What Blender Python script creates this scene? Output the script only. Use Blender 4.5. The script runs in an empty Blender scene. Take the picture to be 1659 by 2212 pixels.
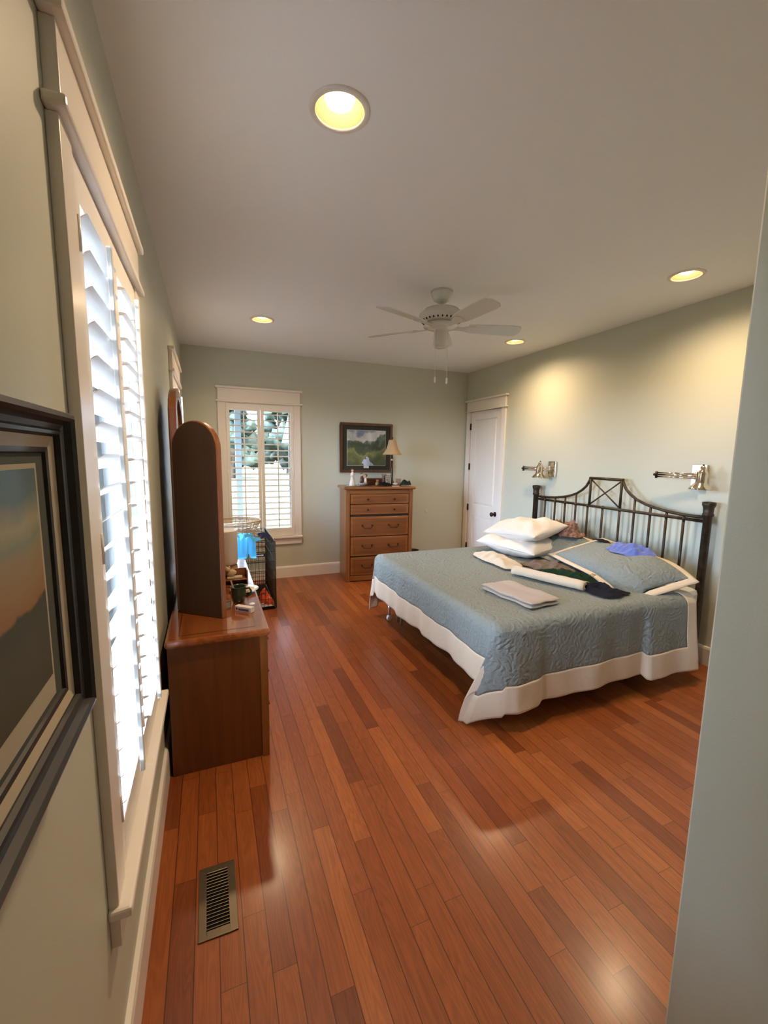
import bpy, bmesh, math, random
from math import sin, cos, pi, radians, sqrt, atan2, hypot
from mathutils import Vector, Matrix, noise
SC = bpy.context.scene
COL = SC.collection

# ------------------------------------------------------------------ camera
cam_d = bpy.data.cameras.new('camera')
cam = bpy.data.objects.new('camera', cam_d); COL.objects.link(cam)
yaw, pitch, roll = 0.390044, -0.1306378, 0.0143166
fw = Vector((sin(yaw)*cos(pitch), cos(yaw)*cos(pitch), sin(pitch)))
r0 = Vector((cos(yaw), -sin(yaw), 0)); u0 = r0.cross(fw)
rt = cos(roll)*r0 + sin(roll)*u0; up = -sin(roll)*r0 + cos(roll)*u0
M = Matrix((rt, up, -fw)).transposed().to_4x4(); M.translation = Vector((0.22724, 0, 1.4466))
cam.matrix_world = M
cam_d.sensor_fit = 'HORIZONTAL'; cam_d.sensor_width = 36.0; cam_d.lens = 36.0*919.865/1659.0
cam_d.clip_start = 0.02; cam_d.clip_end = 300
SC.camera = cam
# ------------------------------------------------------------------ colour management, sky, sun
SC.view_settings.view_transform = 'Standard'; SC.view_settings.look = 'None'
SC.view_settings.exposure = 1.20; SC.view_settings.gamma = 1.0
SC.view_settings.use_curve_mapping = False
try:
    SC.cycles.use_denoising = True; SC.cycles.max_bounces = 10; SC.cycles.diffuse_bounces = 8
    SC.cycles.glossy_bounces = 4; SC.cycles.transparent_max_bounces = 16; SC.cycles.sample_clamp_indirect = 6.0
    SC.cycles.caustics_reflective = False; SC.cycles.caustics_refractive = False
except Exception: pass
SKY = 30.0; SPOT = 37.0; BULB = 5.0
wd = bpy.data.worlds.new('sky'); SC.world = wd; wd.use_nodes = True
bg = wd.node_tree.nodes['Background']; bg.inputs[0].default_value = (0.60, 0.80, 1.08, 1); bg.inputs[1].default_value = SKY
_N, _L = wd.node_tree.nodes, wd.node_tree.links       # hazy bright sky, brightness added over the left side to light the left windows
_tc = _N.new('ShaderNodeTexCoord'); _dp = _N.new('ShaderNodeVectorMath'); _dp.operation = 'DOT_PRODUCT'; _dp.inputs[1].default_value = (-.94, -.12, .32)
_L.new(_tc.outputs['Generated'], _dp.inputs[0])
def _m(op, a, b):
    n = _N.new('ShaderNodeMath'); n.operation = op
    for i, v in enumerate((a, b)):
        if isinstance(v, (int, float)): n.inputs[i].default_value = v
        else: _L.new(v, n.inputs[i])
    return n.outputs[0]
_L.new(_m('ADD', 3.2, _m('MULTIPLY', _m('POWER', _m('MAXIMUM', _dp.outputs['Value'], 0.), 1.3), SKY)), bg.inputs[1])
sd = bpy.data.lights.new('sun', 'SUN'); sd.energy = 6.0; sd.angle = 0.01; sd.color = (1, .93, .80)
sun = bpy.data.objects.new('sun', sd); COL.objects.link(sun)
sun.rotation_euler = Vector((-.55, .75, -1.15)).to_track_quat('-Z', 'Y').to_euler()

W, D, H = 3.4655, 4.9924, 2.5542
YF = 0.45; XP = 1.048          # wall beside the entry passage
# ------------------------------------------------------------------ materials
MATS = {}
def nt(name):
    m = bpy.data.materials.new(name); m.use_nodes = True
    return m, m.node_tree.nodes, m.node_tree.links, m.node_tree.nodes['Principled BSDF']
def mat(name, col, rough=.5, metal=0., bump=0., bscale=200., var=0., vscale=8., coat=0., spec=None, sheen=0., trans=0., subs=0.):
    if name in MATS: return MATS[name]
    m, N, L, b = nt(name)
    b.inputs['Base Color'].default_value = (*col, 1); b.inputs['Roughness'].default_value = rough
    b.inputs['Metallic'].default_value = metal; b.inputs['Coat Weight'].default_value = coat
    b.inputs['Coat Roughness'].default_value = .15
    if spec is not None: b.inputs['Specular IOR Level'].default_value = spec
    b.inputs['Sheen Weight'].default_value = sheen
    if trans: b.inputs['Transmission Weight'].default_value = trans
    tc = N.new('ShaderNodeTexCoord')
    if bump:
        n = N.new('ShaderNodeTexNoise'); n.inputs['Scale'].default_value = bscale; n.inputs['Detail'].default_value = 3
        L.new(tc.outputs['Object'], n.inputs['Vector'])
        bp = N.new('ShaderNodeBump'); bp.inputs['Strength'].default_value = bump; bp.inputs['Distance'].default_value = .003
        L.new(n.outputs['Fac'], bp.inputs['Height']); L.new(bp.outputs['Normal'], b.inputs['Normal'])
    if var:
        n = N.new('ShaderNodeTexNoise'); n.inputs['Scale'].default_value = vscale; n.inputs['Detail'].default_value = 4
        L.new(tc.outputs['Object'], n.inputs['Vector'])
        r = N.new('ShaderNodeValToRGB'); r.color_ramp.elements[0].position = .3; r.color_ramp.elements[1].position = .7
        r.color_ramp.elements[0].color = (*[c*(1-var) for c in col], 1); r.color_ramp.elements[1].color = (*[min(1, c*(1+var)) for c in col], 1)
        L.new(n.outputs['Fac'], r.inputs['Fac']); L.new(r.outputs['Color'], b.inputs['Base Color'])
    MATS[name] = m; return m
def wood(name, c1, c2, rough=.3, axis=2, coat=.3, scale=1.):
    if name in MATS: return MATS[name]
    m, N, L, b = nt(name)
    tc = N.new('ShaderNodeTexCoord'); mp = N.new('ShaderNodeMapping')
    s = [38*scale, 38*scale, 38*scale]; s[axis] = 2.2*scale; mp.inputs['Scale'].default_value = s
    L.new(tc.outputs['Object'], mp.inputs['Vector'])
    n = N.new('ShaderNodeTexNoise'); n.inputs['Scale'].default_value = 1; n.inputs['Detail'].default_value = 6; n.inputs['Roughness'].default_value = .62
    n.inputs['Distortion'].default_value = .6
    L.new(mp.outputs[0], n.inputs['Vector'])
    r = N.new('ShaderNodeValToRGB'); r.color_ramp.elements[0].position = .33; r.color_ramp.elements[1].position = .66
    r.color_ramp.elements[0].color = (*c1, 1); r.color_ramp.elements[1].color = (*c2, 1)
    L.new(n.outputs['Fac'], r.inputs['Fac']); L.new(r.outputs['Color'], b.inputs['Base Color'])
    bp = N.new('ShaderNodeBump'); bp.inputs['Strength'].default_value = .12; bp.inputs['Distance'].default_value = .002
    L.new(n.outputs['Fac'], bp.inputs['Height']); L.new(bp.outputs['Normal'], b.inputs['Normal'])
    b.inputs['Roughness'].default_value = rough; b.inputs['Coat Weight'].default_value = coat; b.inputs['Coat Roughness'].default_value = .12
    MATS[name] = m; return m
def emit(name, col, s):
    if name in MATS: return MATS[name]
    m, N, L, b = nt(name)
    b.inputs['Base Color'].default_value = (*col, 1); b.inputs['Emission Color'].default_value = (*col, 1); b.inputs['Emission Strength'].default_value = s
    MATS[name] = m; return m
def glass_mat():
    m, N, L, b = nt('window_glass'); N.remove(b)
    t = N.new('ShaderNodeBsdfTransparent'); g = N.new('ShaderNodeBsdfGlossy'); g.inputs['Roughness'].default_value = .02
    f = N.new('ShaderNodeFresnel'); f.inputs['IOR'].default_value = 1.45; mx = N.new('ShaderNodeMixShader')
    L.new(f.outputs[0], mx.inputs[0]); L.new(t.outputs[0], mx.inputs[1]); L.new(g.outputs[0], mx.inputs[2])
    L.new(mx.outputs[0], N['Material Output'].inputs['Surface']); return m
def math_node(N, L, op, a, b=None, c=None):
    n = N.new('ShaderNodeMath'); n.operation = op
    for i, v in enumerate((a, b, c)):
        if v is None: continue
        if isinstance(v, (int, float)): n.inputs[i].default_value = v
        else: L.new(v, n.inputs[i])
    return n.outputs[0]
def floor_mat():
    m, N, L, b = nt('oak_strip_floor')
    tc = N.new('ShaderNodeTexCoord'); sp = N.new('ShaderNodeSeparateXYZ'); L.new(tc.outputs['Object'], sp.inputs[0])
    X, Y = sp.outputs[0], sp.outputs[1]
    u = math_node(N, L, 'DIVIDE', math_node(N, L, 'ADD', X, -.0005), .0684)
    row = math_node(N, L, 'FLOOR', u); fu = math_node(N, L, 'FRACT', u)
    wn = N.new('ShaderNodeTexWhiteNoise'); wn.noise_dimensions = '1D'; L.new(row, wn.inputs['W'])
    ln = math_node(N, L, 'ADD', .42, math_node(N, L, 'MULTIPLY', wn.outputs['Value'], .55))
    v = math_node(N, L, 'DIVIDE', math_node(N, L, 'ADD', Y, math_node(N, L, 'MULTIPLY', wn.outputs['Value'], 7.3)), ln)
    brd = math_node(N, L, 'FLOOR', v); fv = math_node(N, L, 'FRACT', v)
    cb = N.new('ShaderNodeCombineXYZ'); L.new(row, cb.inputs[0]); L.new(brd, cb.inputs[1])
    w2 = N.new('ShaderNodeTexWhiteNoise'); w2.noise_dimensions = '3D'; L.new(cb.outputs[0], w2.inputs['Vector'])
    rp = N.new('ShaderNodeValToRGB'); e = rp.color_ramp.elements
    e[0].position = 0; e[0].color = (.155, .036, .008, 1); e[1].position = 1; e[1].color = (.34, .10, .023, 1)
    for p, c in ((.10, (.20, .048, .010)), (.3, (.245, .062, .0135)), (.8, (.285, .077, .017))):
        x = e.new(p); x.color = (*c, 1)
    L.new(w2.outputs['Value'], rp.inputs['Fac'])
    # grain: stretched noise, shifted for each board, plus cathedral rings
    sh = N.new('ShaderNodeCombineXYZ'); L.new(math_node(N, L, 'MULTIPLY', w2.outputs['Value'], 37.), sh.inputs[2])
    L.new(math_node(N, L, 'MULTIPLY', X, 95.), sh.inputs[0]); L.new(math_node(N, L, 'MULTIPLY', Y, 4.), sh.inputs[1])
    g = N.new('ShaderNodeTexNoise'); g.inputs['Scale'].default_value = 1; g.inputs['Detail'].default_value = 5; L.new(sh.outputs[0], g.inputs['Vector'])
    sh2 = N.new('ShaderNodeCombineXYZ'); L.new(math_node(N, L, 'MULTIPLY', w2.outputs['Value'], 91.), sh2.inputs[2])
    L.new(math_node(N, L, 'MULTIPLY', X, 16.), sh2.inputs[0]); L.new(math_node(N, L, 'MULTIPLY', Y, 1.5), sh2.inputs[1])
    g2 = N.new('ShaderNodeTexNoise'); g2.inputs['Scale'].default_value = 1; g2.inputs['Detail'].default_value = 2; L.new(sh2.outputs[0], g2.inputs['Vector'])
    rings = math_node(N, L, 'SINE', math_node(N, L, 'MULTIPLY', g2.outputs['Fac'], 110.))
    amt = math_node(N, L, 'ADD', .74, math_node(N, L, 'MULTIPLY', g.outputs['Fac'], .52))
    amt = math_node(N, L, 'ADD', amt, math_node(N, L, 'MULTIPLY', rings, .10))
    # seams
    ex = math_node(N, L, 'LESS_THAN', math_node(N, L, 'MINIMUM', fu, math_node(N, L, 'SUBTRACT', 1., fu)), .019)
    ey = math_node(N, L, 'LESS_THAN', math_node(N, L, 'MULTIPLY', fv, ln), .0014)
    sm = math_node(N, L, 'MAXIMUM', ex, ey)
    amt2 = math_node(N, L, 'MULTIPLY', amt, math_node(N, L, 'SUBTRACT', 1., math_node(N, L, 'MULTIPLY', sm, .74)))
    mx = N.new('ShaderNodeVectorMath'); mx.operation = 'SCALE'; L.new(rp.outputs['Color'], mx.inputs[0]); L.new(amt2, mx.inputs['Scale'])
    L.new(mx.outputs[0], b.inputs['Base Color'])
    bp = N.new('ShaderNodeBump'); bp.inputs['Strength'].default_value = .35; bp.inputs['Distance'].default_value = .0012
    hh = math_node(N, L, 'SUBTRACT', math_node(N, L, 'MULTIPLY', g.outputs['Fac'], .25), sm)
    L.new(hh, bp.inputs['Height']); L.new(bp.outputs['Normal'], b.inputs['Normal'])
    b.inputs['Roughness'].default_value = .36; b.inputs['Specular IOR Level'].default_value = .38
    b.inputs['Coat Weight'].default_value = .25; b.inputs['Coat Roughness'].default_value = .19
    return m
def quilt_mat(name, col, k=1.):
    if name in MATS: return MATS[name]
    m, N, L, b = nt(name)
    tc = N.new('ShaderNodeTexCoord')
    n0 = N.new('ShaderNodeTexNoise'); n0.inputs['Scale'].default_value = 9; L.new(tc.outputs['Object'], n0.inputs['Vector'])
    ad = N.new('ShaderNodeVectorMath'); ad.operation = 'MULTIPLY_ADD'; L.new(n0.outputs['Color'], ad.inputs[0]); ad.inputs[1].default_value = (.13, .13, .13); L.new(tc.outputs['Object'], ad.inputs[2])
    vo = N.new('ShaderNodeTexVoronoi'); vo.inputs['Scale'].default_value = 4.2; vo.inputs['Randomness'].default_value = .7; L.new(ad.outputs[0], vo.inputs['Vector'])
    ring = math_node(N, L, 'SINE', math_node(N, L, 'MULTIPLY', vo.outputs['Distance'], 52.))
    v2 = N.new('ShaderNodeTexVoronoi'); v2.feature = 'DISTANCE_TO_EDGE'; v2.inputs['Scale'].default_value = 26; L.new(ad.outputs[0], v2.inputs['Vector'])
    n2 = N.new('ShaderNodeTexNoise'); n2.inputs['Scale'].default_value = 70; n2.inputs['Detail'].default_value = 4; L.new(tc.outputs['Object'], n2.inputs['Vector'])
    h = math_node(N, L, 'ADD', math_node(N, L, 'MULTIPLY', ring, .17), math_node(N, L, 'MULTIPLY', v2.outputs['Distance'], 1.2))
    h = math_node(N, L, 'ADD', h, math_node(N, L, 'MULTIPLY', n2.outputs['Fac'], .8))
    bp = N.new('ShaderNodeBump'); bp.inputs['Strength'].default_value = .75*k; bp.inputs['Distance'].default_value = .009
    L.new(h, bp.inputs['Height']); L.new(bp.outputs['Normal'], b.inputs['Normal'])
    b.inputs['Base Color'].default_value = (*col, 1); b.inputs['Roughness'].default_value = .85; b.inputs['Sheen Weight'].default_value = .05
    MATS[name] = m; return m

M_WALL = mat('sage_wall_paint', (.55, .565, .475), .46, bump=.08, bscale=350, spec=.28)
M_CEIL = mat('ceiling_paint', (.82, .835, .83), .8, bump=.05, bscale=300)
M_TRIM = mat('white_gloss_trim', (.80, .755, .70), .28)
M_SHUT = mat('white_shutter_paint', (.82, .80, .77), .32)
M_FLOOR = floor_mat()
M_GLASS = glass_mat()
M_OAK = wood('honey_oak', (.17, .055, .013), (.26, .092, .024), .32)
M_OAKH = wood('honey_oak_level', (.17, .055, .013), (.26, .092, .024), .32, axis=0)
M_OAKY = wood('oak_along_dresser', (.19, .05, .012), (.29, .085, .020), .14, axis=1, coat=1.)
M_OAKY.node_tree.nodes['Principled BSDF'].inputs['Coat IOR'].default_value = 1.7
M_OAKY.node_tree.nodes['Principled BSDF'].inputs['Coat Roughness'].default_value = .07
M_OAKF = wood('oak_drawer_field', (.135, .042, .010), (.20, .066, .017), .34, axis=0)
M_OAKD = wood('red_oak_panel', (.105, .030, .007), (.15, .045, .011), .38)
M_MBACK = wood('mirror_back_board', (.036, .012, .004), (.052, .018, .006), .6, coat=0.)
M_BRONZE = mat('oil_rubbed_bronze', (.045, .030, .022), .35, .85)
M_IRON = mat('antique_bronze_iron', (.050, .036, .024), .42, .6, bump=.2, bscale=90, var=.35, vscale=25)
M_CHROME = mat('polished_nickel', (.72, .66, .58), .12, 1.0)
M_WIRE = mat('black_wire', (.012, .012, .012), .45, .3)
M_BLACK = mat('black_matte', (.006, .006, .006), .8, spec=.15)
M_WHITEP = mat('white_plastic', (.78, .77, .74), .35)
M_FANW = mat('fan_white_enamel', (.66, .66, .61), .22)
M_QUILT = quilt_mat('blue_grey_quilt', (.195, .222, .215))
M_CREAM = mat('cream_cotton_band', (.60, .505, .385), .8, bump=1.0, bscale=22, sheen=.2)
M_WCOT = mat('white_pillow_cotton', (.64, .59, .53), .8, bump=.35, bscale=30, sheen=.2)
M_TOWEL = mat('cream_terry', (.60, .50, .38), .95, bump=1.0, bscale=420, sheen=.4)
M_TOWELB = mat('beige_terry', (.40, .33, .27), .95, bump=1.0, bscale=420, sheen=.4)

# ------------------------------------------------------------------ mesh builder
class MB:
    def __init__(s): s.b = bmesh.new()
    def _xf(s, vs, m):
        if m is not None:
            for v in vs: v.co = m @ v.co
    def box(s, x0, x1, y0, y1, z0, z1, m=None):
        vs = [s.b.verts.new((x, y, z)) for z in (z0, z1) for y in (y0, y1) for x in (x0, x1)]
        for f in ((0, 2, 3, 1), (4, 5, 7, 6), (0, 1, 5, 4), (2, 6, 7, 3), (0, 4, 6, 2), (1, 3, 7, 5)): s.b.faces.new([vs[i] for i in f])
        s._xf(vs, m); return s
    def tube(s, pts, r, n=8, cap=True, closed=False):
        pts = [Vector(p) for p in pts]; k = len(pts); rs = r if isinstance(r, (list, tuple)) else [r]*k
        prev = None; rings = []
        for i, p in enumerate(pts):
            if closed: t = pts[(i+1) % k] - pts[i-1]
            else: t = pts[min(i+1, k-1)] - pts[max(i-1, 0)]
            t.normalize()
            if prev is None:
                a = Vector((0, 0, 1)) if abs(t.z) < .9 else Vector((1, 0, 0)); nrm = (a - a.dot(t)*t).normalized()
            else: nrm = (prev - prev.dot(t)*t).normalized()
            prev = nrm; bn = t.cross(nrm)
            rings.append([s.b.verts.new(p + rs[i]*(cos(2*pi*j/n)*nrm + sin(2*pi*j/n)*bn)) for j in range(n)])
        for i in range(k if closed else k-1):
            A, B = rings[i], rings[(i+1) % k]
            for j in range(n):
                f = s.b.faces.new((A[j], A[(j+1) % n], B[(j+1) % n], B[j])); f.smooth = True
        if cap and not closed: s.b.faces.new(rings[0][::-1]); s.b.faces.new(rings[-1])
        return s
    def lathe(s, prof, c=(0, 0, 0), n=24, m=None, cap=True):
        rings = []; allv = []
        for r, z in prof:
            rg = [s.b.verts.new((c[0]+r*cos(2*pi*j/n), c[1]+r*sin(2*pi*j/n), c[2]+z)) for j in range(n)]
            rings.append(rg); allv += rg
        for A, B in zip(rings, rings[1:]):
            for j in range(n):
                f = s.b.faces.new((A[j], A[(j+1) % n], B[(j+1) % n], B[j])); f.smooth = True
        if cap:
            if prof[0][0] > 1e-4: s.b.faces.new(rings[0][::-1])
            if prof[-1][0] > 1e-4: s.b.faces.new(rings[-1])
        s._xf(allv, m); return s
    def prism(s, poly, a0, a1, axis=1, m=None):
        def P(u, v, a): return (a, u, v) if axis == 0 else ((u, a, v) if axis == 1 else (u, v, a))
        A = [s.b.verts.new(P(u, v, a0)) for u, v in poly]; B = [s.b.verts.new(P(u, v, a1)) for u, v in poly]
        n = len(poly); s.b.faces.new(A[::-1]); s.b.faces.new(B)
        for j in range(n): s.b.faces.new((A[j], A[(j+1) % n], B[(j+1) % n], B[j]))
        s._xf(A+B, m); return s
    def surf(s, rows, closed_u=False, smooth=True, m=None):
        R = [[s.b.verts.new(p) for p in r] for r in rows]
        for A, B in zip(R, R[1:]):
            n = len(A)
            for j in range(n if closed_u else n-1):
                f = s.b.faces.new((A[j], A[(j+1) % n], B[(j+1) % n], B[j])); f.smooth = smooth
        s._xf([v for r in R for v in r], m); return s
    def sphere(s, c, r, n=12, k=8, sc=(1, 1, 1), nz=0., seed=0):
        rows = []
        for i in range(k+1):
            th = pi*(i+.02*(i == 0)-.02*(i == k))/k; row = []
            for j in range(n):
                ph = 2*pi*j/n; d = Vector((sin(th)*cos(ph), sin(th)*sin(ph), cos(th)))
                q = 1 + nz*noise.noise(d*2.2 + Vector((seed, 0, 0)))
                row.append((c[0]+r*sc[0]*d.x*q, c[1]+r*sc[1]*d.y*q, c[2]+r*sc[2]*d.z*q))
            rows.append(row)
        return s.surf(rows, True)
    def build(s, name, m, parent=None, bev=0., solid=0., subd=0):
        bmesh.ops.remove_doubles(s.b, verts=s.b.verts, dist=1e-6)
        bmesh.ops.recalc_face_normals(s.b, faces=s.b.faces)
        me = bpy.data.meshes.new(name); s.b.to_mesh(me); s.b.free()
        me.materials.append(m); o = bpy.data.objects.new(name, me); COL.objects.link(o)
        if parent is not None: o.parent = parent
        if solid: q = o.modifiers.new('s', 'SOLIDIFY'); q.thickness = solid; q.offset = 0
        if bev: q = o.modifiers.new('b', 'BEVEL'); q.width = bev; q.segments = 2; q.limit_method = 'ANGLE'; q.angle_limit = radians(40)
        if subd: q = o.modifiers.new('d', 'SUBSURF'); q.levels = subd; q.render_levels = subd
        return o
def tag(o, label, cat, group=None):
    o['label'] = label; o['category'] = cat
    if group: o['group'] = group
    return o
def struct(o, label=None):
    o['kind'] = 'structure'
    if label: o['label'] = label
    return o
def thing(name, label, cat, loc=(0, 0, 0), rz=0., group=None):
    o = bpy.data.objects.new(name, None); COL.objects.link(o); o.location = loc; o.rotation_euler = (0, 0, rz)
    o.empty_display_size = .05
    return tag(o, label, cat, group)
def copy_tree(o, parent=None):
    c = o.copy(); COL.objects.link(c); c.parent = parent
    for ch in list(o.children): copy_tree(ch, c)
    return c
def arc(n, a0, a1): return [a0+(a1-a0)*i/n for i in range(n+1)]

# ------------------------------------------------------------------ room shell
T = .14
struct(MB().box(-.3, W+.3, -1.5, D+.3, -.12, 0).build('floor', M_FLOOR), 'red-brown oak strip floor')
LIGHTS = [(.662, 1.482), (2.94, 1.847), (.68, 3.818), (2.996, 3.481)]
cb = MB().box(-.3, W+.3, -1.5, D+.3, H, H+.2).build('ceiling', M_CEIL)
cut = MB()
for x, y in LIGHTS: cut.lathe([(.082, H-.05), (.082, H+.13)], (x, y, 0), 40)
cut = cut.build('cutter', M_CEIL)
bo = cb.modifiers.new('holes', 'BOOLEAN'); bo.object = cut; bo.operation = 'DIFFERENCE'; bo.solver = 'EXACT'
bpy.context.view_layer.update()
dg = bpy.context.evaluated_depsgraph_get(); me = bpy.data.meshes.new_from_object(cb.evaluated_get(dg))
cb.modifiers.clear(); cb.data = me; bpy.data.objects.remove(cut, do_unlink=True)
struct(cb, 'pale smooth ceiling')
# windows: local frame x along wall, -y into room, z up; wall hole x .074-.81, z .5-2.0
WY1, WY2, WX3 = .926, 3.33, .335
def wall_holes(m, holes, a0, a1, fbox):
    prev = a0
    for h0, h1, z0, z1 in holes:
        fbox(m, prev, h0, 0, H); fbox(m, h0, h1, 0, z0); fbox(m, h0, h1, z1, H); prev = h1
    fbox(m, prev, a1, 0, H)
wl = MB(); wall_holes(wl, [(WY1+.074, WY1+.81, .5, 2.0), (WY2+.074, WY2+.81, .5, 2.0)], -1.3, D, lambda m, a, b, z0, z1: m.box(-T, 0, a, b, z0, z1))
struct(wl.build('wall_left', M_WALL), 'sage green wall with two shuttered windows')
wb = MB(); wall_holes(wb, [(WX3+.074, WX3+.81, .5, 2.0)], -T, W+T, lambda m, a, b, z0, z1: m.box(a, b, D, D+T, z0, z1))
struct(wb.build('wall_back', M_WALL), 'sage green far wall')
DY0, DY1 = 4.238, 4.885     # door opening
wr = MB(); wall_holes(wr, [(DY0, DY1, 0, 2.035)], YF-.12, D, lambda m, a, b, z0, z1: (m.box(W, W+T, a, b, z0, z1) if z1 > z0 else None))
wr.box(W+T-.01, W+T, DY0, DY1, 0, 2.035)
struct(wr.build('wall_right', M_WALL), 'sage green wall behind the bed')
wf = MB().box(XP, XP+.12, -1.3, YF-.12, 0, H).box(XP, W, YF-.12, YF, 0, H)
struct(wf.build('wall_front', M_WALL, bev=.004), 'blue-green wall corner in the right foreground')
struct(MB().box(-T, XP+.12, -1.42, -1.3, 0, H).build('wall_rear', M_WALL))
def base_poly(): return [(0, 0), (.016, 0), (.016, .118), (.012, .132), (0, .136)]
struct(MB().prism(base_poly(), -1.3, D, axis=1).build('baseboard_left', M_TRIM), 'white baseboard')
bb = MB().prism([(-a, b) for a, b in base_poly()], 0, W, axis=0, m=Matrix.Translation((0, D, 0)))
struct(bb.build('baseboard_back', M_TRIM), 'white baseboard')
br = MB(); br.prism([(W-a, b) for a, b in base_poly()], YF, DY0-.10, axis=1)
struct(br.build('baseboard_right', M_TRIM), 'white baseboard')
bf = MB().prism([(YF+a, b) for a, b in base_poly()], XP, W-.016, axis=0).prism([(XP-a, b) for a, b in base_poly()], -1.3, YF+.016, axis=1)
struct(bf.build('baseboard_front', M_TRIM), 'white baseboard')

# ------------------------------------------------------------------ windows and shutters
def window(n, loc, rz):
    r = bpy.data.objects.new('window_%d' % n, None); COL.objects.link(r); r.location = loc; r.rotation_euler = (0, 0, rz)
    r['kind'] = 'structure'
    w = .885
    MB().box(0, .074, -.02, 0, .50, 2.0).box(.811, w, -.02, 0, .50, 2.0).build('casing', M_TRIM, r, bev=.002)
    MB().box(.004, w-.004, -.024, 0, 2.018, 2.142).build('head_board', M_TRIM, r, bev=.002)
    MB().box(-.018, w+.022, -.040, 0, 2.142, 2.166).box(-.018, w+.022, -.036, 0, 2.0, 2.02).build('crown_moulding', M_TRIM, r, bev=.005)
    MB().box(-.012, w+.010, -.045, .0, .478, .502).build('sill', M_TRIM, r, bev=.006)
    MB().box(0, w, -.02, 0, .405, .478).build('apron', M_TRIM, r, bev=.002)
    MB().box(.074, .082, -.012, T, .502, 2.0).box(.803, .811, -.012, T, .502, 2.0).box(.082, .803, -.012, T, 1.992, 2.0).box(.082, .803, 0, T, .500, .508).build('jamb', M_TRIM, r)
    s = MB()
    for z0, z1, y0 in ((.51, 1.99, .070),):
        s.box(.083, .120, y0, y0+.03, z0, z1).box(.765, .802, y0, y0+.03, z0, z1).box(.12, .765, y0, y0+.03, z0, z0+.045).box(.12, .765, y0, y0+.03, z1-.04, z1)
    s.build('sash', M_SHUT, r)
    MB().box(.12, .765, .083, .087, .555, 1.95).build('glass', M_GLASS, r)
    return r
def shutter(loc, rz, x0, x1, tilt, label, hinge_left, group):
    r = thing('plantation_shutter', label, 'shutter', loc, rz, group)
    st = .034; y0, y1 = -.016, .012; z0, z1 = .506, 1.990
    MB().box(x0, x0+st, y0, y1, z0, z1).box(x1-st, x1, y0, y1, z0, z1).box(x0+st, x1-st, y0, y1, z0, .600).box(x0+st, x1-st, y0, y1, 1.918, z1).build('panel_frame', M_SHUT, r, bev=.002)
    lv = MB(); ch = .0318; th = .0055; n = 20; a = radians(tilt)
    prof = [(-ch, 0), (-ch*.7, th*.75), (0, th), (ch*.7, th*.75), (ch, 0), (ch*.7, -th*.75), (0, -th), (-ch*.7, -th*.75)]
    for i in range(n):
        z = .600 + (i+.5)*(1.318/n)
        poly = [(-.002 - u*cos(a) - v*sin(a)*1., z + u*sin(a) - v*cos(a)*-1.) for u, v in prof]
        lv.prism(poly, x0+st+.002, x1-st-.002, axis=0)
    lv.build('louvers', M_SHUT, r)
    xm = (x0+x1)/2; yr = -.002 - ch*cos(a) - .009
    MB().box(xm-.006, xm+.006, yr-.006, yr+.005, .615, 1.905).build('tilt_rod', M_SHUT, r, bev=.002)
    hx = x0-.002 if hinge_left else x1+.002
    for z in (.66, 1.25, 1.85): MB().box(hx-.005, hx+.005, -.019, -.014, z-.032, z+.032).tube([(hx, -.020, z-.032), (hx, -.020, z+.032)], .0032).build('hinge', M_SHUT, r)
    return r
def portal(loc, rot, sx, sy):
    l = bpy.data.lights.new('daylight_portal', 'AREA'); l.shape = 'RECTANGLE'; l.size = sx; l.size_y = sy; l.cycles.is_portal = True
    o = bpy.data.objects.new('daylight_portal', l); COL.objects.link(o); o.location = loc; o.rotation_euler = rot
portal((-T-.005, WY1+.4425, 1.25), (0, -pi/2, 0), 1.5, .74); portal((-T-.005, WY2+.4425, 1.25), (0, -pi/2, 0), 1.5, .74)
portal((WX3+.4425, D+T+.005, 1.25), (-pi/2, 0, 0), .74, 1.5)
window(1, (0, WY1, 0), pi/2); window(2, (0, WY2, 0), pi/2); window(3, (WX3, D, 0), 0)
gs = 'white plantation shutter panels'
shutter((0, WY1, 0), pi/2, .0835, .441, 36, 'nearest white shutter panel on left wall, louvers tilted up, beside the dark frame', True, gs)
shutter((0, WY1, 0), pi/2, .4445, .8015, 8, 'farther shutter panel of the near left window, louvers level', False, gs)
shutter((0, WY2, 0), pi/2, .0835, .441, 8, 'near shutter panel of the left window behind the mirror', True, gs)
shutter((0, WY2, 0), pi/2, .4445, .8015, 8, 'far shutter panel of the left window behind the mirror', False, gs)
shutter((WX3, D, 0), 0, .0835, .441, -9, 'left shutter panel of the window in the far wall, above the wicker basket', True, gs)
shutter((WX3, D, 0), 0, .4445, .8015, -9, 'right shutter panel of the window in the far wall', False, gs)

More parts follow.
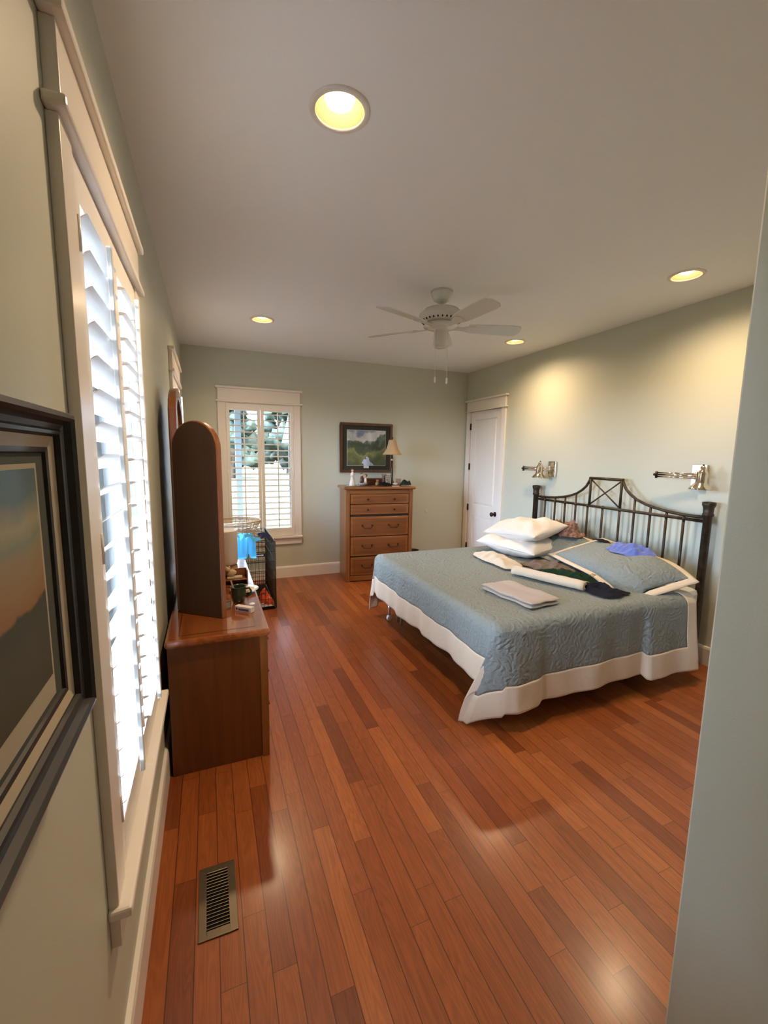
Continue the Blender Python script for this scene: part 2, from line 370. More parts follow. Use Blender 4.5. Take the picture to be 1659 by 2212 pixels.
# ------------------------------------------------------------------ door
d = bpy.data.objects.new('door_1', None); COL.objects.link(d); d.location = (W, 0, 0); d['kind'] = 'structure'; d['label'] = 'white two-panel door in the right wall corner'
def xbox(m, y0, y1, z0, z1, xa, xb): return m.box(-xa, -xb, y0, y1, z0, z1)
lf = MB(); y0, y1 = DY0+.006, DY1-.006
pz = [(.10, .682), (.830, 1.93)]; py = (y0+.085, y1-.105)
xbox(lf, y0, py[0], .01, 2.03, .002, -.034); xbox(lf, py[1], y1, .01, 2.03, .002, -.034)
for a, b in ((.01, pz[0][0]), (pz[0][1], pz[1][0]), (pz[1][1], 2.03)): xbox(lf, py[0], py[1], a, b, .002, -.034)
lf.build('door_leaf', M_TRIM, d, bev=.002)
pn = MB()
for a, b in pz:
    xbox(pn, py[0], py[1], a, b, -.012, -.030)
    # raised field with sloped sides
    c = .030; rows = [[(.012, py[0]+.006, a+.006), (.012, py[1]-.006, a+.006), (.012, py[1]-.006, b-.006), (.012, py[0]+.006, b-.006)],
                      [(.001, py[0]+c, a+c), (.001, py[1]-c, a+c), (.001, py[1]-c, b-c), (.001, py[0]+c, b-c)]]
    pn.surf(rows, True, False); pn.b.faces.new([pn.b.verts.new(p) for p in rows[1]])
pn.build('door_panel', M_TRIM, d)
cs = MB(); xbox(cs, DY0-.082, DY0-.004, 0, 2.035, .02, 0); xbox(cs, DY1+.004, DY1+.082, 0, 2.035, .02, 0); cs.build('casing', M_TRIM, d, bev=.002)
hd = MB(); xbox(hd, DY0-.078, DY1+.075, 2.05, 2.165, .024, 0); hd.build('head_board', M_TRIM, d, bev=.002)
cr = MB(); xbox(cr, DY0-.11, DY1+.095, 2.165, 2.186, .045, 0); xbox(cr, DY0-.105, DY1+.09, 2.035, 2.052, .036, 0); cr.build('crown_moulding', M_TRIM, d, bev=.004)
for z in (.25, .78, 1.325, 1.845):
    MB().box(-.010, -.001, DY1-.018, DY1-.001, z-.042, z+.042).tube([(-.012, DY1-.004, z-.042), (-.012, DY1-.004, z+.042)], .005).build('hinge', M_BRONZE, d)
MB().lathe([(.0, 0), (.030, 0), (.030, .006), (.013, .012), (.012, .035), (.026, .045), (.028, .058), (.018, .068), (0, .070)], n=20, m=Matrix.Translation((0, 4.285, .755)) @ Matrix.Rotation(-pi/2, 4, 'Y')).build('door_knob', M_BRONZE, d)

# ------------------------------------------------------------------ recessed ceiling lights
M_CAN = mat('can_reflector', (.44, .29, .15), .45)
M_RING = mat('light_trim_ring', (.72, .68, .62), .4)
M_BULB = emit('warm_bulb', (1.0, .76, .48), BULB)
LL = ['largest recessed ceiling light, above the near left window side', 'recessed ceiling light at right, nearest the headboard wall in front',
      'far recessed ceiling light left of the fan', 'far recessed ceiling light just right of the fan blade']
for (x, y), lab in zip(LIGHTS, LL):
    r = thing('recessed_light', lab, 'ceiling light', (x, y, H), 0, 'recessed ceiling lights')
    MB().lathe([(.080, .001), (.080, -.006), (.092, -.006), (.098, -.003), (.099, .0)], n=48, cap=False).build('trim_ring', M_RING, r)
    MB().lathe([(.0805, .0), (.078, .03), (.068, .075), (.06, .11), (.0, .112)], n=40, cap=False).build('reflector', M_CAN, r)
    MB().lathe([(.0, .008), (.024, .011), (.042, .020), (.049, .034), (.040, .070), (.02, .108)], n=32).build('bulb', M_BULB, r)
    ld = bpy.data.lights.new('spot', 'SPOT'); ld.energy = SPOT; ld.color = (1.0, .71, .42); ld.spot_size = radians(162); ld.spot_blend = 1.0; ld.shadow_soft_size = .05
    lo = bpy.data.objects.new('lamp_light', ld); COL.objects.link(lo); lo.location = (x, y, H-.006)

# ------------------------------------------------------------------ ceiling fan
r = thing('ceiling_fan', 'white five-blade ceiling fan with two pull chains', 'ceiling fan', (1.73, 2.68, 0))
MB().lathe([(.074, H), (.072, H-.02), (.055, H-.055), (.035, H-.068), (.012, H-.070)], n=32).build('canopy', M_FANW, r)
MB().tube([(0, 0, H-.07), (0, 0, 2.44)], .0125, 12).build('downrod', M_FANW, r)
MB().lathe([(.015, 2.455), (.06, 2.452), (.115, 2.435), (.148, 2.405), (.150, 2.395), (.146, 2.375), (.120, 2.355), (.10, 2.345), (.0, 2.343)], n=40).build('motor_housing', M_FANW, r)
v = MB()
for k in range(28):
    a = 2*pi*k/28; v.box(.118, .134, -.004, .004, 2.357, 2.366, m=Matrix.Rotation(a, 4, 'Z'))
v.build('vent_slots', M_BLACK, r)
MB().lathe([(.0, 2.342), (.115, 2.340), (.118, 2.325), (.075, 2.312), (.048, 2.305), (.047, 2.290), (.050, 2.215), (.044, 2.192), (.0, 2.188)], n=32).build('switch_housing', M_FANW, r)
for k in range(5):
    a = radians(-15+72*k); mm = Matrix.Rotation(a, 4, 'Z') @ Matrix.Translation((0, 0, 2.325)) @ Matrix.Rotation(radians(-14), 4, 'X')
    out = [(.19, -.045), (.24, -.055), (.50, -.064), (.545, -.058), (.562, -.035), (.566, 0), (.562, .035), (.545, .058), (.50, .064), (.24, .055), (.19, .045)]
    bl = MB().prism(out, -.003, .003, axis=2, m=mm).build('blade', M_FANW, r)
    MB().prism([(.09, -.018), (.15, -.02), (.19, -.036), (.235, -.038), (.245, 0), (.235, .038), (.19, .036), (.15, .02), (.09, .018)], -.009, -.003, axis=2, m=mm).build('blade_iron', M_FANW, bl)
for px in (-.048, .045):
    c = MB().tube([(px, -.02, 2.30), (px, -.022, 1.985)], .0016, 6).build('pull_chain', M_FANW, r)
    MB().lathe([(.002, 1.99), (.006, 1.985), (.007, 1.955), (.004, 1.95)], (px, -.022, 0), 10).build('chain_fob', M_WHITEP, c)

# ------------------------------------------------------------------ framed picture on far wall
def rect_ring(m, x0, x1, z0, z1, wd, yA, yB, wallwards=False):
    m.box(x0, x1, yA, yB, z1-wd, z1).box(x0, x1, yA, yB, z0, z0+wd).box(x0, x0+wd, yA, yB, z0+wd, z1-wd).box(x1-wd, x1, yA, yB, z0+wd, z1-wd); return m
def landscape_mat():
    m, N, L, b = nt('landscape_print'); tc = N.new('ShaderNodeTexCoord'); sp = N.new('ShaderNodeSeparateXYZ'); L.new(tc.outputs['Object'], sp.inputs[0])
    n = N.new('ShaderNodeTexNoise'); n.inputs['Scale'].default_value = 9; n.inputs['Detail'].default_value = 6; L.new(tc.outputs['Object'], n.inputs['Vector'])
    n2 = N.new('ShaderNodeTexNoise'); n2.inputs['Scale'].default_value = 4.2; n2.inputs['Detail'].default_value = 5; n2.inputs['Distortion'].default_value = .6; L.new(tc.outputs['Object'], n2.inputs['Vector'])
    X, Z = sp.outputs[0], sp.outputs[2]      # origin at print centre, half size .25 x .21
    side = math_node(N, L, 'MULTIPLY', math_node(N, L, 'ABSOLUTE', math_node(N, L, 'ADD', X, .05)), .30)
    hline = math_node(N, L, 'ADD', math_node(N, L, 'SUBTRACT', Z, side), math_node(N, L, 'MULTIPLY', math_node(N, L, 'SUBTRACT', n.outputs['Fac'], .5), .34))
    f = math_node(N, L, 'ADD', math_node(N, L, 'MULTIPLY', hline, 2.2), .5)
    rp = N.new('ShaderNodeValToRGB'); e = rp.color_ramp.elements
    e[0].position = 0; e[0].color = (.045, .05, .022, 1); e[1].position = 1; e[1].color = (.10, .15, .22, 1)
    for p, c in ((.18, (.07, .075, .03)), (.30, (.11, .115, .045)), (.37, (.035, .05, .025)), (.52, (.03, .045, .03)), (.60, (.07, .10, .09)), (.64, (.30, .31, .29)), (.78, (.28, .28, .28)), (.86, (.13, .15, .19))):
        x = e.new(p); x.color = (*c, 1)
    L.new(f, rp.inputs['Fac'])
    # river
    rv = math_node(N, L, 'LESS_THAN', math_node(N, L, 'ABSOLUTE', math_node(N, L, 'ADD', math_node(N, L, 'ADD', X, math_node(N, L, 'ADD', -.06, math_node(N, L, 'MULTIPLY', n.outputs['Fac'], .20))), math_node(N, L, 'MULTIPLY', Z, .25))), math_node(N, L, 'MULTIPLY', math_node(N, L, 'SUBTRACT', -.095, Z), .48))
    mx = N.new('ShaderNodeMix'); mx.data_type = 'RGBA'; L.new(rv, mx.inputs[0]); L.new(rp.outputs['Color'], mx.inputs[6]); mx.inputs[7].default_value = (.22, .25, .34, 1)
    m2 = N.new('ShaderNodeMix'); m2.data_type = 'RGBA'; m2.blend_type = 'MULTIPLY'; m2.inputs[0].default_value = .7; L.new(mx.outputs[2], m2.inputs[6])
    r2 = N.new('ShaderNodeValToRGB'); r2.color_ramp.elements[0].position = .3; r2.color_ramp.elements[0].color = (1.0, 1.0, 1.0, 1); r2.color_ramp.elements[1].position = .65; r2.color_ramp.elements[1].color = (3.0, 3.0, 3.0, 1)
    L.new(n2.outputs['Fac'], r2.inputs['Fac']); L.new(r2.outputs['Color'], m2.inputs[7])
    L.new(m2.outputs[2], b.inputs['Base Color']); b.inputs['Roughness'].default_value = .5; return m
M_FRW = wood('walnut_frame', (.07, .026, .012), (.13, .052, .024), .35)
px, pzc = (1.692+2.369)/2, 1.542
r = thing('framed_picture', 'brown-framed landscape print with dark mat above the chest of drawers', 'picture', (px, D, pzc))
hw, hh = .338, .298
MB().box(-hw, hw, -.012, -.001, -hh, hh).build('backing', M_FRW, r)
fr = MB()
rect_ring(fr, -hw, hw, -hh, hh, .030, -.030, -.001); fr.build('frame', M_FRW, r, bev=.004)
MB().box(-hw+.028, hw-.028, -.016, -.012, -hh+.028, hh-.028).build('mat_board', mat('charcoal_mat', (.028, .026, .018), .8), r)
MB().box(-.254, .250, -.018, -.016, -.216, .214).build('print_border', mat('print_white', (.62, .62, .58), .7), r)
MB().box(-.250, .246, -.020, -.018, -.212, .210).build('print', landscape_mat(), r)
MB().box(-.038, .030, -.0175, -.016, -.246, -.218).build('title_plate', mat('card_white', (.6, .58, .55), .6), r)

# ------------------------------------------------------------------ framed artwork on left wall, near camera
def art_mat():
    m, N, L, b = nt('watercolour_print'); tc = N.new('ShaderNodeTexCoord'); sp = N.new('ShaderNodeSeparateXYZ'); L.new(tc.outputs['Object'], sp.inputs[0])
    n = N.new('ShaderNodeTexNoise'); n.inputs['Scale'].default_value = 16; n.inputs['Detail'].default_value = 5; L.new(tc.outputs['Object'], n.inputs['Vector'])
    Y, Z = sp.outputs[1], sp.outputs[2]
    f = math_node(N, L, 'DIVIDE', math_node(N, L, 'SUBTRACT', Z, 1.12), .31)
    f = math_node(N, L, 'ADD', f, math_node(N, L, 'MULTIPLY', math_node(N, L, 'SUBTRACT', n.outputs['Fac'], .5), .13))
    rp = N.new('ShaderNodeValToRGB'); e = rp.color_ramp.elements
    e[0].position = 0; e[0].color = (.055, .055, .032, 1); e[1].position = 1; e[1].color = (.07, .13, .15, 1)
    for p, c in ((.30, (.07, .075, .045)), (.46, (.05, .06, .035)), (.475, (.30, .15, .05)), (.56, (.32, .20, .085)), (.68, (.31, .24, .13)), (.72, (.22, .25, .17)), (.78, (.36, .33, .2)), (.88, (.10, .16, .17))):
        x = e.new(p); x.color = (*c, 1)
    L.new(f, rp.inputs['Fac']); L.new(rp.outputs['Color'], b.inputs['Base Color']); b.inputs['Roughness'].default_value = .5; return m
r = thing('framed_artwork', 'large dark-framed watercolour on the left wall in the near foreground', 'picture', (0, .22, 1.069))
def lring(yA, yB, zA, zB, w, x0, x1, nm, m, bev=0, w2=None):
    w2 = w2 or w; q = MB()
    q.box(x0, x1, yA, yB, zB-w2, zB).box(x0, x1, yA, yB, zA, zA+w2).box(x0, x1, yA, yA+w, zA+w2, zB-w2).box(x0, x1, yB-w, yB, zA+w2, zB-w2)
    o = q.build(nm, m, r, bev=bev); o.location = (0, -.22, -1.069); return o
M_EB = wood('dark_ebony_frame', (.007, .006, .005), (.020, .016, .013), .42, axis=1, coat=.05)
# moulded frame profile swept round four sides
def swept(y0_, y1_, z0_, z1_, prof, nm, m):
    q = MB(); loops = []
    for o_, x_ in prof: loops.append([(x_, y0_+o_, z0_+o_), (x_, y1_-o_, z0_+o_), (x_, y1_-o_, z1_-o_), (x_, y0_+o_, z1_-o_)])
    q.surf(loops, True, False); o = q.build(nm, m, r); o.location = (0, -.22, -1.069); return o
swept(.22, .735, 1.066, 1.500, [(0, .001), (0, .046), (.003, .054), (.009, .056), (.013, .052), (.018, .044), (.024, .041), (.027, .044), (.031, .043), (.034, .038), (.034, .012)], 'frame', M_EB)
swept(.254, .701, 1.100, 1.466, [(0, .012), (0, .036), (.014, .033), (.015, .026)], 'cream_liner', mat('cream_liner', (.50, .42, .29), .5))
swept(.268, .687, 1.114, 1.452, [(0, .012), (0, .033), (.006, .032), (.008, .028)], 'dark_fillet', M_EB)
o = MB().box(.012, .0285, .276, .679, 1.122, 1.444).build('mat_board', mat('teal_grey_mat', (.060, .070, .058), .8), r); o.location = (0, -.22, -1.069)
o = MB().box(.0285, .0293, .290, .652, 1.130, 1.432).build('inner_mat', mat('pale_mat', (.44, .39, .29), .8), r); o.location = (0, -.22, -1.069)
o = MB().box(.0293, .0300, .298, .645, 1.160, 1.426).build('print', art_mat(), r); o.location = (0, -.22, -1.069)

# ------------------------------------------------------------------ chest of drawers
ca = radians(-5.8); CP = Vector((1.638, 4.556, 0))
r = thing('chest_of_drawers', 'tall honey oak chest of five drawers under the landscape picture', 'chest of drawers', CP, ca)
CW, CD = .795, .385
MB().box(0, .028, 0, CD, 0, 1.068).box(CW-.028, CW, 0, CD, 0, 1.068).box(.028, CW-.028, .01, CD, 0, 1.068).box(.0, .045, -.004, .02, 0, 1.068).box(CW-.045, CW, -.004, .02, 0, 1.068).build('body', M_OAK, r, bev=.003)
MB().box(-.028, CW+.028, -.03, CD+.003, 1.068, 1.098).build('top', M_OAKH, r, bev=.010)
MB().box(.045, CW-.045, -.006, .02, 1.018, 1.062).build('rail', M_OAKH, r, bev=.003); MB().box(.045, CW-.045, -.008, .02, .012, .070).build('plinth', M_OAKH, r, bev=.003)
MB().box(.046, CW-.046, .006, .0095, .06, 1.03).build('recess', mat('dark_gap', (.03, .010, .004), .7), r)
for i, (z0, z1) in enumerate(((.904, 1.013), (.783, .896), (.532, .757), (.303, .522), (.075, .286))):
    dr = MB().box(.052, CW-.052, -.010, .006, z0, z1).build('drawer', M_OAKH, r, bev=.005)
    # raised field
    e_ = .030; MB().box(.052+e_, CW-.052-e_, -.0125, -.010, z0+.022, z1-.022).build('field', M_OAKF, dr, bev=.001)
    for hx in (.245, .56):
        zc = (z0+z1)/2
        if i < 2: MB().lathe([(.006, 0), (.006, .012), (.013, .018), (.012, .026), (0, .030)], n=14, m=Matrix.Translation((hx, -.014, zc)) @ Matrix.Rotation(pi/2, 4, 'X')).build('knob', M_BRONZE, dr)
        else:
            h = MB()
            for sx in (-.058, .058): h.lathe([(.011, 0), (.011, .004), (.004, .008), (.004, .018)], n=12, m=Matrix.Translation((hx+sx, -.014, zc+.012)) @ Matrix.Rotation(pi/2, 4, 'X'))
            h.tube([(hx-.058, -.030, zc+.012), (hx-.050, -.034, zc-.004), (hx-.036, -.036, zc-.016), (hx+.036, -.036, zc-.016), (hx+.050, -.034, zc-.004), (hx+.058, -.030, zc+.012)], .0042, 8)
            h.build('handle', M_BRONZE, dr)

# ------------------------------------------------------------------ dresser and tri-fold mirror
r = thing('dresser', 'low oak dresser with glossy top along the left wall', 'dresser', (0, 0, 0))
MB().box(.03, .445, 1.965, 3.372, .0, .610).build('body', M_OAKD, r, bev=.003)
MB().box(.418, .452, 1.957, 1.985, 0, .610).build('corner_post', M_OAK, r, bev=.003); MB().box(.418, .452, 3.352, 3.376, 0, .610).build('corner_post', M_OAK, r, bev=.003)
MB().box(.022, .464, 1.943, 3.390, .610, .644).build('top', M_OAKY, r, bev=.013)
MB().box(.075, .4045, 1.998, 3.335, .6441, .6446).build('top_inlay', mat('dark_inlay', (.03, .010, .005), .2, coat=.8), r)
MB().box(.079, .4005, 2.002, 3.331, .6443, .6450).build('top_panel', M_OAKY, r)
for c in range(3):
    for z0, z1 in ((.06, .235), (.245, .42), (.43, .59)):
        ya = 2.0+c*.452; dr = MB().box(.445, .458, ya, ya+.440, z0, z1).build('drawer', M_OAK, r, bev=.004)
        MB().tube([(.458, ya+.16, (z0+z1)/2), (.478, ya+.17, (z0+z1)/2-.01), (.478, ya+.27, (z0+z1)/2-.01), (.458, ya+.28, (z0+z1)/2)], .004).build('handle', M_BRONZE, dr)
M_MIRR = mat('mirror_glass', (.85, .87, .86), .02, 1.0)
def arch(w, h, n=16):   # outline with a rounded top, x 0..w
    R = w/2; pts = [(0, 0), (w, 0)]
    for a in arc(n, 0, pi): pts.append((R+R*cos(a), h-R+R*sin(a)))
    return pts
def arch_low(w, h, rise, n=14):
    pts = [(0, 0), (w, 0)]
    for i in range(n+1):
        t = i/n; x = w*(1-t); pts.append((x, h-rise+rise*sin(pi*t)**.6))
    return pts
def shrink(poly, k, cx, cz):
    return [(cx+(x-cx)*k[0], cz+(z-cz)*k[1]) for x, z in poly]
def ring_prism(m, P, Q, a0, a1, mm):
    n = len(P); A = [m.b.verts.new(mm @ Vector((u, a0, v))) for u, v in P]; B = [m.b.verts.new(mm @ Vector((u, a1, v))) for u, v in P]
    C = [m.b.verts.new(mm @ Vector((u, a0, v))) for u, v in Q]; E = [m.b.verts.new(mm @ Vector((u, a1, v))) for u, v in Q]
    for j in range(n):
        k = (j+1) % n
        for f in ((A[j], A[k], B[k], B[j]), (C[j], E[j], E[k], C[k]), (A[j], C[j], C[k], A[k]), (B[j], B[k], E[k], E[j])): m.b.faces.new(f)
r = thing('trifold_mirror', 'arched three-panel dresser mirror, brown wooden back facing the camera', 'mirror', (0, 0, .6455))
def leaf(name, w, h, mm, outline, fw_=.05):
    P = outline(w, h); Q = shrink(P, (1-2*fw_/w, 1-2*fw_/h), w/2, h/2); Q2 = shrink(P, (1-.012/w, 1-.012/h), w/2, h/2)
    f = MB(); ring_prism(f, P, Q, -.012, .022, mm); fo = f.build(name, M_OAK, r, bev=.004)
    MB().prism(Q2, .0215, .0245, axis=1, m=mm).build('mirror_back', M_MBACK, fo)
    MB().prism(Q, -.001, .001, axis=1, m=mm).build('mirror_glass', M_MIRR, fo)
# near wing: local x from hinge to free edge, local -y faces the mirror side (towards +y world)
dirv = Vector((.277-.078, 2.165-2.326, 0)).normalized()
def wing_mat(org, dv, up=Vector((0, 0, 1))):
    yv = up.cross(dv); mm = Matrix((dv, yv, up)).transposed().to_4x4(); mm.translation = org; return mm
mm = wing_mat(Vector((.077, 2.325, 0)), dirv); mm_flip = mm @ Matrix.Scale(-1, 4, Vector((0, 1, 0)))
leaf('near_wing', .258, .955, mm_flip, arch)
mc = wing_mat(Vector((.078, 2.335, 0)), Vector((0, 1, 0)))      # local +y = -x world (wall side)
leaf('centre_panel', .58, 1.145, mc, lambda w, h: arch_low(w, h, .13), .055)
dv3 = Vector((.199, .161, 0)).normalized(); mf = wing_mat(Vector((.079, 2.925, 0)), dv3)
leaf('far_wing', .258, .955, mf, arch)

# things on the dresser
ZD = .6452
r = thing('cylinder_speaker', 'pale cylindrical canister with dark top at the far end of the dresser', 'canister', (.313, 3.255, ZD))
MB().lathe([(.0, .0), (.078, .0), (.085, .008), (.088, .03), (.090, .24), (.088, .247)], n=40).build('body', mat('pale_plastic', (.58, .50, .42), .45), r)
MB().lathe([(.089, .247), (.088, .253), (.080, .253), (.078, .247)], n=40, cap=False).build('rim', M_WHITEP, r)
MB().lathe([(.0, .228), (.079, .2285), (.079, .24)], n=40).build('lid', M_BLACK, r)
r = thing('mug', 'dark green mug on the dresser beside the mirror', 'mug', (.352, 2.372, ZD))
M_GRN = mat('green_glaze', (.016, .036, .018), .25, coat=.3)
MB().lathe([(.0, .0), (.026, .0), (.030, .004), (.038, .03), (.0405, .055), (.0395, .086), (.041, .090), (.038, .090), (.037, .080), (.037, .05), (.028, .012), (0, .010)], n=32).build('cup', M_GRN, r)
MB().tube([(.037, .0, .072), (.056, -.002, .074), (.066, -.003, .058), (.062, -.003, .038), (.040, 0, .026)], .0055, 10).build('handle', M_GRN, r)
r = thing('stir_stick', 'pale stick leaning inside the green mug', 'stick', (.345, 2.375, ZD+.012)); MB().box(-.004, .004, -.0015, .0015, 0, .115, m=Matrix.Rotation(radians(-15), 4, 'Y')).build('stick', mat('pale_wood', (.55, .42, .30), .7), r)
r = thing('plate', 'white plate behind the green mug on the dresser', 'plate', (.395, 2.55, ZD))
MB().lathe([(.0, .004), (.040, .004), (.052, .008), (.080, .017), (.081, .019), (.052, .0115), (.035, .0075), (0, .0075)], n=40).build('dish', mat('white_china', (.80, .79, .77), .12, coat=.5), r)
tag(MB().sphere((.405, 2.52, ZD+.014), .02, sc=(1, .8, .35), nz=.5, seed=3).build('food_scraps', mat('crumbs', (.5, .34, .20), .8, var=.3, vscale=80)), 'beige crumpled scrap lying on the white plate', 'scrap')
r = thing('small_carton', 'small white carton with blue print in front of the mug', 'box', (.345, 2.262, ZD), radians(-42))
MB().box(0, .098, -.030, .0, 0, .026).build('box', mat('carton_white', (.62, .60, .60), .5), r, bev=.001)
MB().box(.022, .085, -.0306, -.030, .006, .017).build('printed_stripe', mat('carton_blue', (.05, .08, .22), .5), r)
MB().lathe([(.0, 0), (.0062, 0), (.0062, .0006), (0, .0006)], n=16, m=Matrix.Translation((.012, -.030, .013)) @ Matrix.Rotation(pi/2, 4, 'X')).build('printed_dot', mat('carton_navy', (.02, .04, .10), .5), r)
tag(MB().sphere((.41, 2.232, ZD+.030), .014, sc=(1.1, 1.1, .35)).build('white_disc', M_WHITEP), 'tiny white round tin resting on the small carton', 'tin')
r = thing('trinket_shelf', 'small wooden trinket shelf with tan fabric animal on the dresser behind the mug', 'shelf', (.350, 2.69, ZD))
MB().box(-.075, .075, -.035, .035, 0, .01).box(-.075, .075, -.035, .035, .04, .047).box(-.075, -.068, -.035, .035, 0, .10).box(.068, .075, -.035, .035, 0, .10).box(-.068, .068, .028, .035, 0, .10).build('shelf_box', M_OAKH, r, bev=.002)
MB().box(-.045, .045, -.02, .02, .047, .060).build('cushion', mat('pale_cloth', (.55, .45, .34), .9), r, bev=.004)
r = thing('figurine', 'tan animal figurine sitting on the wooden trinket shelf', 'figurine', (.33, 2.69, ZD+.0615))
MB().sphere((0, 0, .020), .028, sc=(1.1, .7, .75), nz=.3).sphere((-.02, -.012, .046), .016).sphere((-.028, -.012, .060), .006).sphere((-.010, -.012, .060), .006).build('body', mat('tan_clay', (.50, .36, .23), .8), r)
r = thing('small_picture_frame', 'little leaning frame beside the mirror on the dresser', 'picture frame', (.285, 2.27, ZD), radians(40))
MB().box(-.03, .03, -.004, .004, 0, .045).build('frame', M_OAKD, r, bev=.001); MB().box(-.023, .023, -.005, -.004, .007, .038).build('photo', mat('grey_photo', (.20, .20, .19), .4), r)

# ------------------------------------------------------------------ dog crate and what is on and in it
r = thing('dog_crate', 'black wire dog crate beyond the dresser under the far window', 'dog crate', (0, 0, 0))
cx0, cx1, cy0, cy1, cz = .215, .772, 3.965, 4.755, .645
def grid_panel(name, o, u, v, nu, nv, rr=.0019):
    g = MB(); o, u, v = Vector(o), Vector(u), Vector(v)
    g.tube([o, o+u, o+u+v, o+v], .0035, 6, closed=True)
    for i in range(1, nu): g.tube([o+u*i/nu, o+u*i/nu+v], rr, 5)
    for j in range(1, nv): g.tube([o+v*j/nv, o+v*j/nv+u], rr*1.3, 5)
    return g.build(name, M_WIRE, r)
dx, dy = cx1-cx0, cy1-cy0
grid_panel('front_panel', (cx0, cy0, .012), (dx, 0, 0), (0, 0, cz-.012), 15, 7)
grid_panel('back_panel', (cx0, cy1, .012), (dx, 0, 0), (0, 0, cz-.012), 15, 7)
grid_panel('side_panel', (cx1, cy0, .012), (0, dy, 0), (0, 0, cz-.012), 26, 7)
grid_panel('side_panel', (cx0, cy0, .012), (0, dy, 0), (0, 0, cz-.012), 26, 7)
grid_panel('top_panel', (cx0, cy0, cz), (dx, 0, 0), (0, dy, 0), 15, 8)
dp = grid_panel('door', (cx0+.10, cy0-.008, .06), (.36, 0, 0), (0, 0, .50), 10, 5)
MB().box(cx0+.36, cx0+.46, cy0-.014, cy0-.008, .515, .545).build('name_plate', M_BLACK, dp)
MB().box(cx0+.372, cx0+.448, cy0-.0155, cy0-.014, .524, .536).build('plate_lettering', mat('plate_grey', (.5, .5, .5), .5), dp)
MB().box(cx0+.01, cx1-.01, cy0+.01, cy1-.01, .004, .018).build('tray', M_BLACK, r, bev=.003)
M_WICK = mat('wicker', (.52, .40, .27), .7, bump=.5, bscale=60)
r = thing('wicker_basket', 'oval white-tan wicker laundry basket on top of the dog crate', 'basket', (.415, 4.36, cz+.004))
rx, ry, bh = .275, .205, .150
def ell(k, z, n=48, ph=0): return [(rx*k*cos(2*pi*i/n+ph), ry*k*sin(2*pi*i/n+ph), z) for i in range(n)]
b1 = MB(); b1.tube(ell(1.0, bh), .0085, 8, closed=True).tube(ell(1.02, bh-.016), .005, 6, closed=True); b1.build('rim', M_WICK, r)
b2 = MB()
for j in range(10):
    z = .008+j*.014; k = .72+.27*(z/bh)**.8
    pts = [((rx*k+.004*sin(pi*i+j*pi))*cos(2*pi*i/44), (ry*k+.004*sin(pi*i+j*pi))*sin(2*pi*i/44), z) for i in range(44)]
    if j in (5, 7): continue
    b2.tube(pts, .0032, 5, closed=True)
for i in range(36):
    a = 2*pi*i/36; b2.tube([(rx*(.72+.27*t**.8)*cos(a), ry*(.72+.27*t**.8)*sin(a), .005+t*bh*.97) for t in (0, .33, .66, 1)], .0034, 5)
b2.build('weave', M_WICK, r)
MB().lathe([(0, .002), (1, .002), (1, .010), (0, .010)], n=40, m=Matrix.Diagonal((rx*.72, ry*.72, 1, 1))).build('bottom', M_WICK, r)

def crumple(name, label, cat, c, sx, sy, h, rz, m, seed, base, n=44, group=None, freq=9., thick=.0025, cover=None, ragged=.18):
    """A cloth thrown down: irregular outline, folds, edges following the support base(x,y)."""
    rows = []
    for i in range(n+1):
        row = []
        for j in range(n+1):
            u, v = -1+2*i/n, -1+2*j/n
            k = 1 - .22*min(1, abs(u*v)); u2, v2 = u*k, v*k
            q = 1 + ragged*noise.noise(Vector((u2*2.1+seed, v2*2.1, seed*.7)))*2
            x, y = sx/2*u2*q, sy/2*v2*q
            X = c[0]+x*cos(rz)-y*sin(rz); Y = c[1]+x*sin(rz)+y*cos(rz)
            e = max(abs(u), abs(v)); w = 1-e**3
            f1 = noise.noise(Vector((X*freq+seed*3, Y*freq*.6, 1.7))); f2 = noise.noise(Vector((X*freq*2.3, Y*freq*2.3+seed, 4.1)))
            ridge = (1-abs(f1)*2.2)
            f3 = 1-abs(noise.noise(Vector((X*freq*1.5+seed*5, Y*freq*3.2, 8.3))))*2.4
            zz = base(X, Y) + .004 + thick + h*(.22+.78*w)*max(0., .30+.42*ridge+.30*f2+.30*f3)*(.35+.65*w)
            row.append((X, Y, zz))
        rows.append(row)
    o = MB().surf(rows).build(name, m, solid=thick, subd=1)
    return tag(o, label, cat, group)
M_CYAN = mat('bright_blue_cloth', (.045, .36, .68), .75, sheen=.3)
def crate_top(x, y):
    if y < cy0-.006: return max(.50, cz - (cy0-.006-y)*9.)
    return cz
crumple('blue_shirt', 'bright sky-blue crumpled shirt hanging over the front of the dog crate', 'shirt', (.50, 4.03), .27, .19, .08, -.2, M_CYAN, 2.3, crate_top, freq=13, ragged=.24)
crumple('navy_cloth', 'dark navy cloth on the dog crate beside the wicker basket', 'cloth', (.705, 4.26), .12, .22, .03, .1, mat('navy_cloth', (.010, .013, .030), .8, spec=.12), 5.1, lambda x, y: cz)
crumple('orange_cloth', 'orange and red crumpled cloth inside the bottom of the dog crate', 'cloth', (.665, 4.09), .16, .20, .16, .3, mat('orange_fleece', (.62, .085, .025), .85, var=.5, vscale=14), 7.7, lambda x, y: .018)
crumple('dark_blanket', 'dark brown blanket in front of the orange cloth in the dog crate', 'blanket', (.50, 4.25), .42, .5, .09, .0, mat('dark_blanket', (.030, .022, .018), .9, spec=.12), 9.2, lambda x, y: .018)
crumple('white_pad', 'white pad corner at the front edge of the dog crate floor', 'pad', (.66, 4.00), .16, .05, .03, .0, mat('white_pad', (.65, .60, .55), .9), 3.2, lambda x, y: .018)

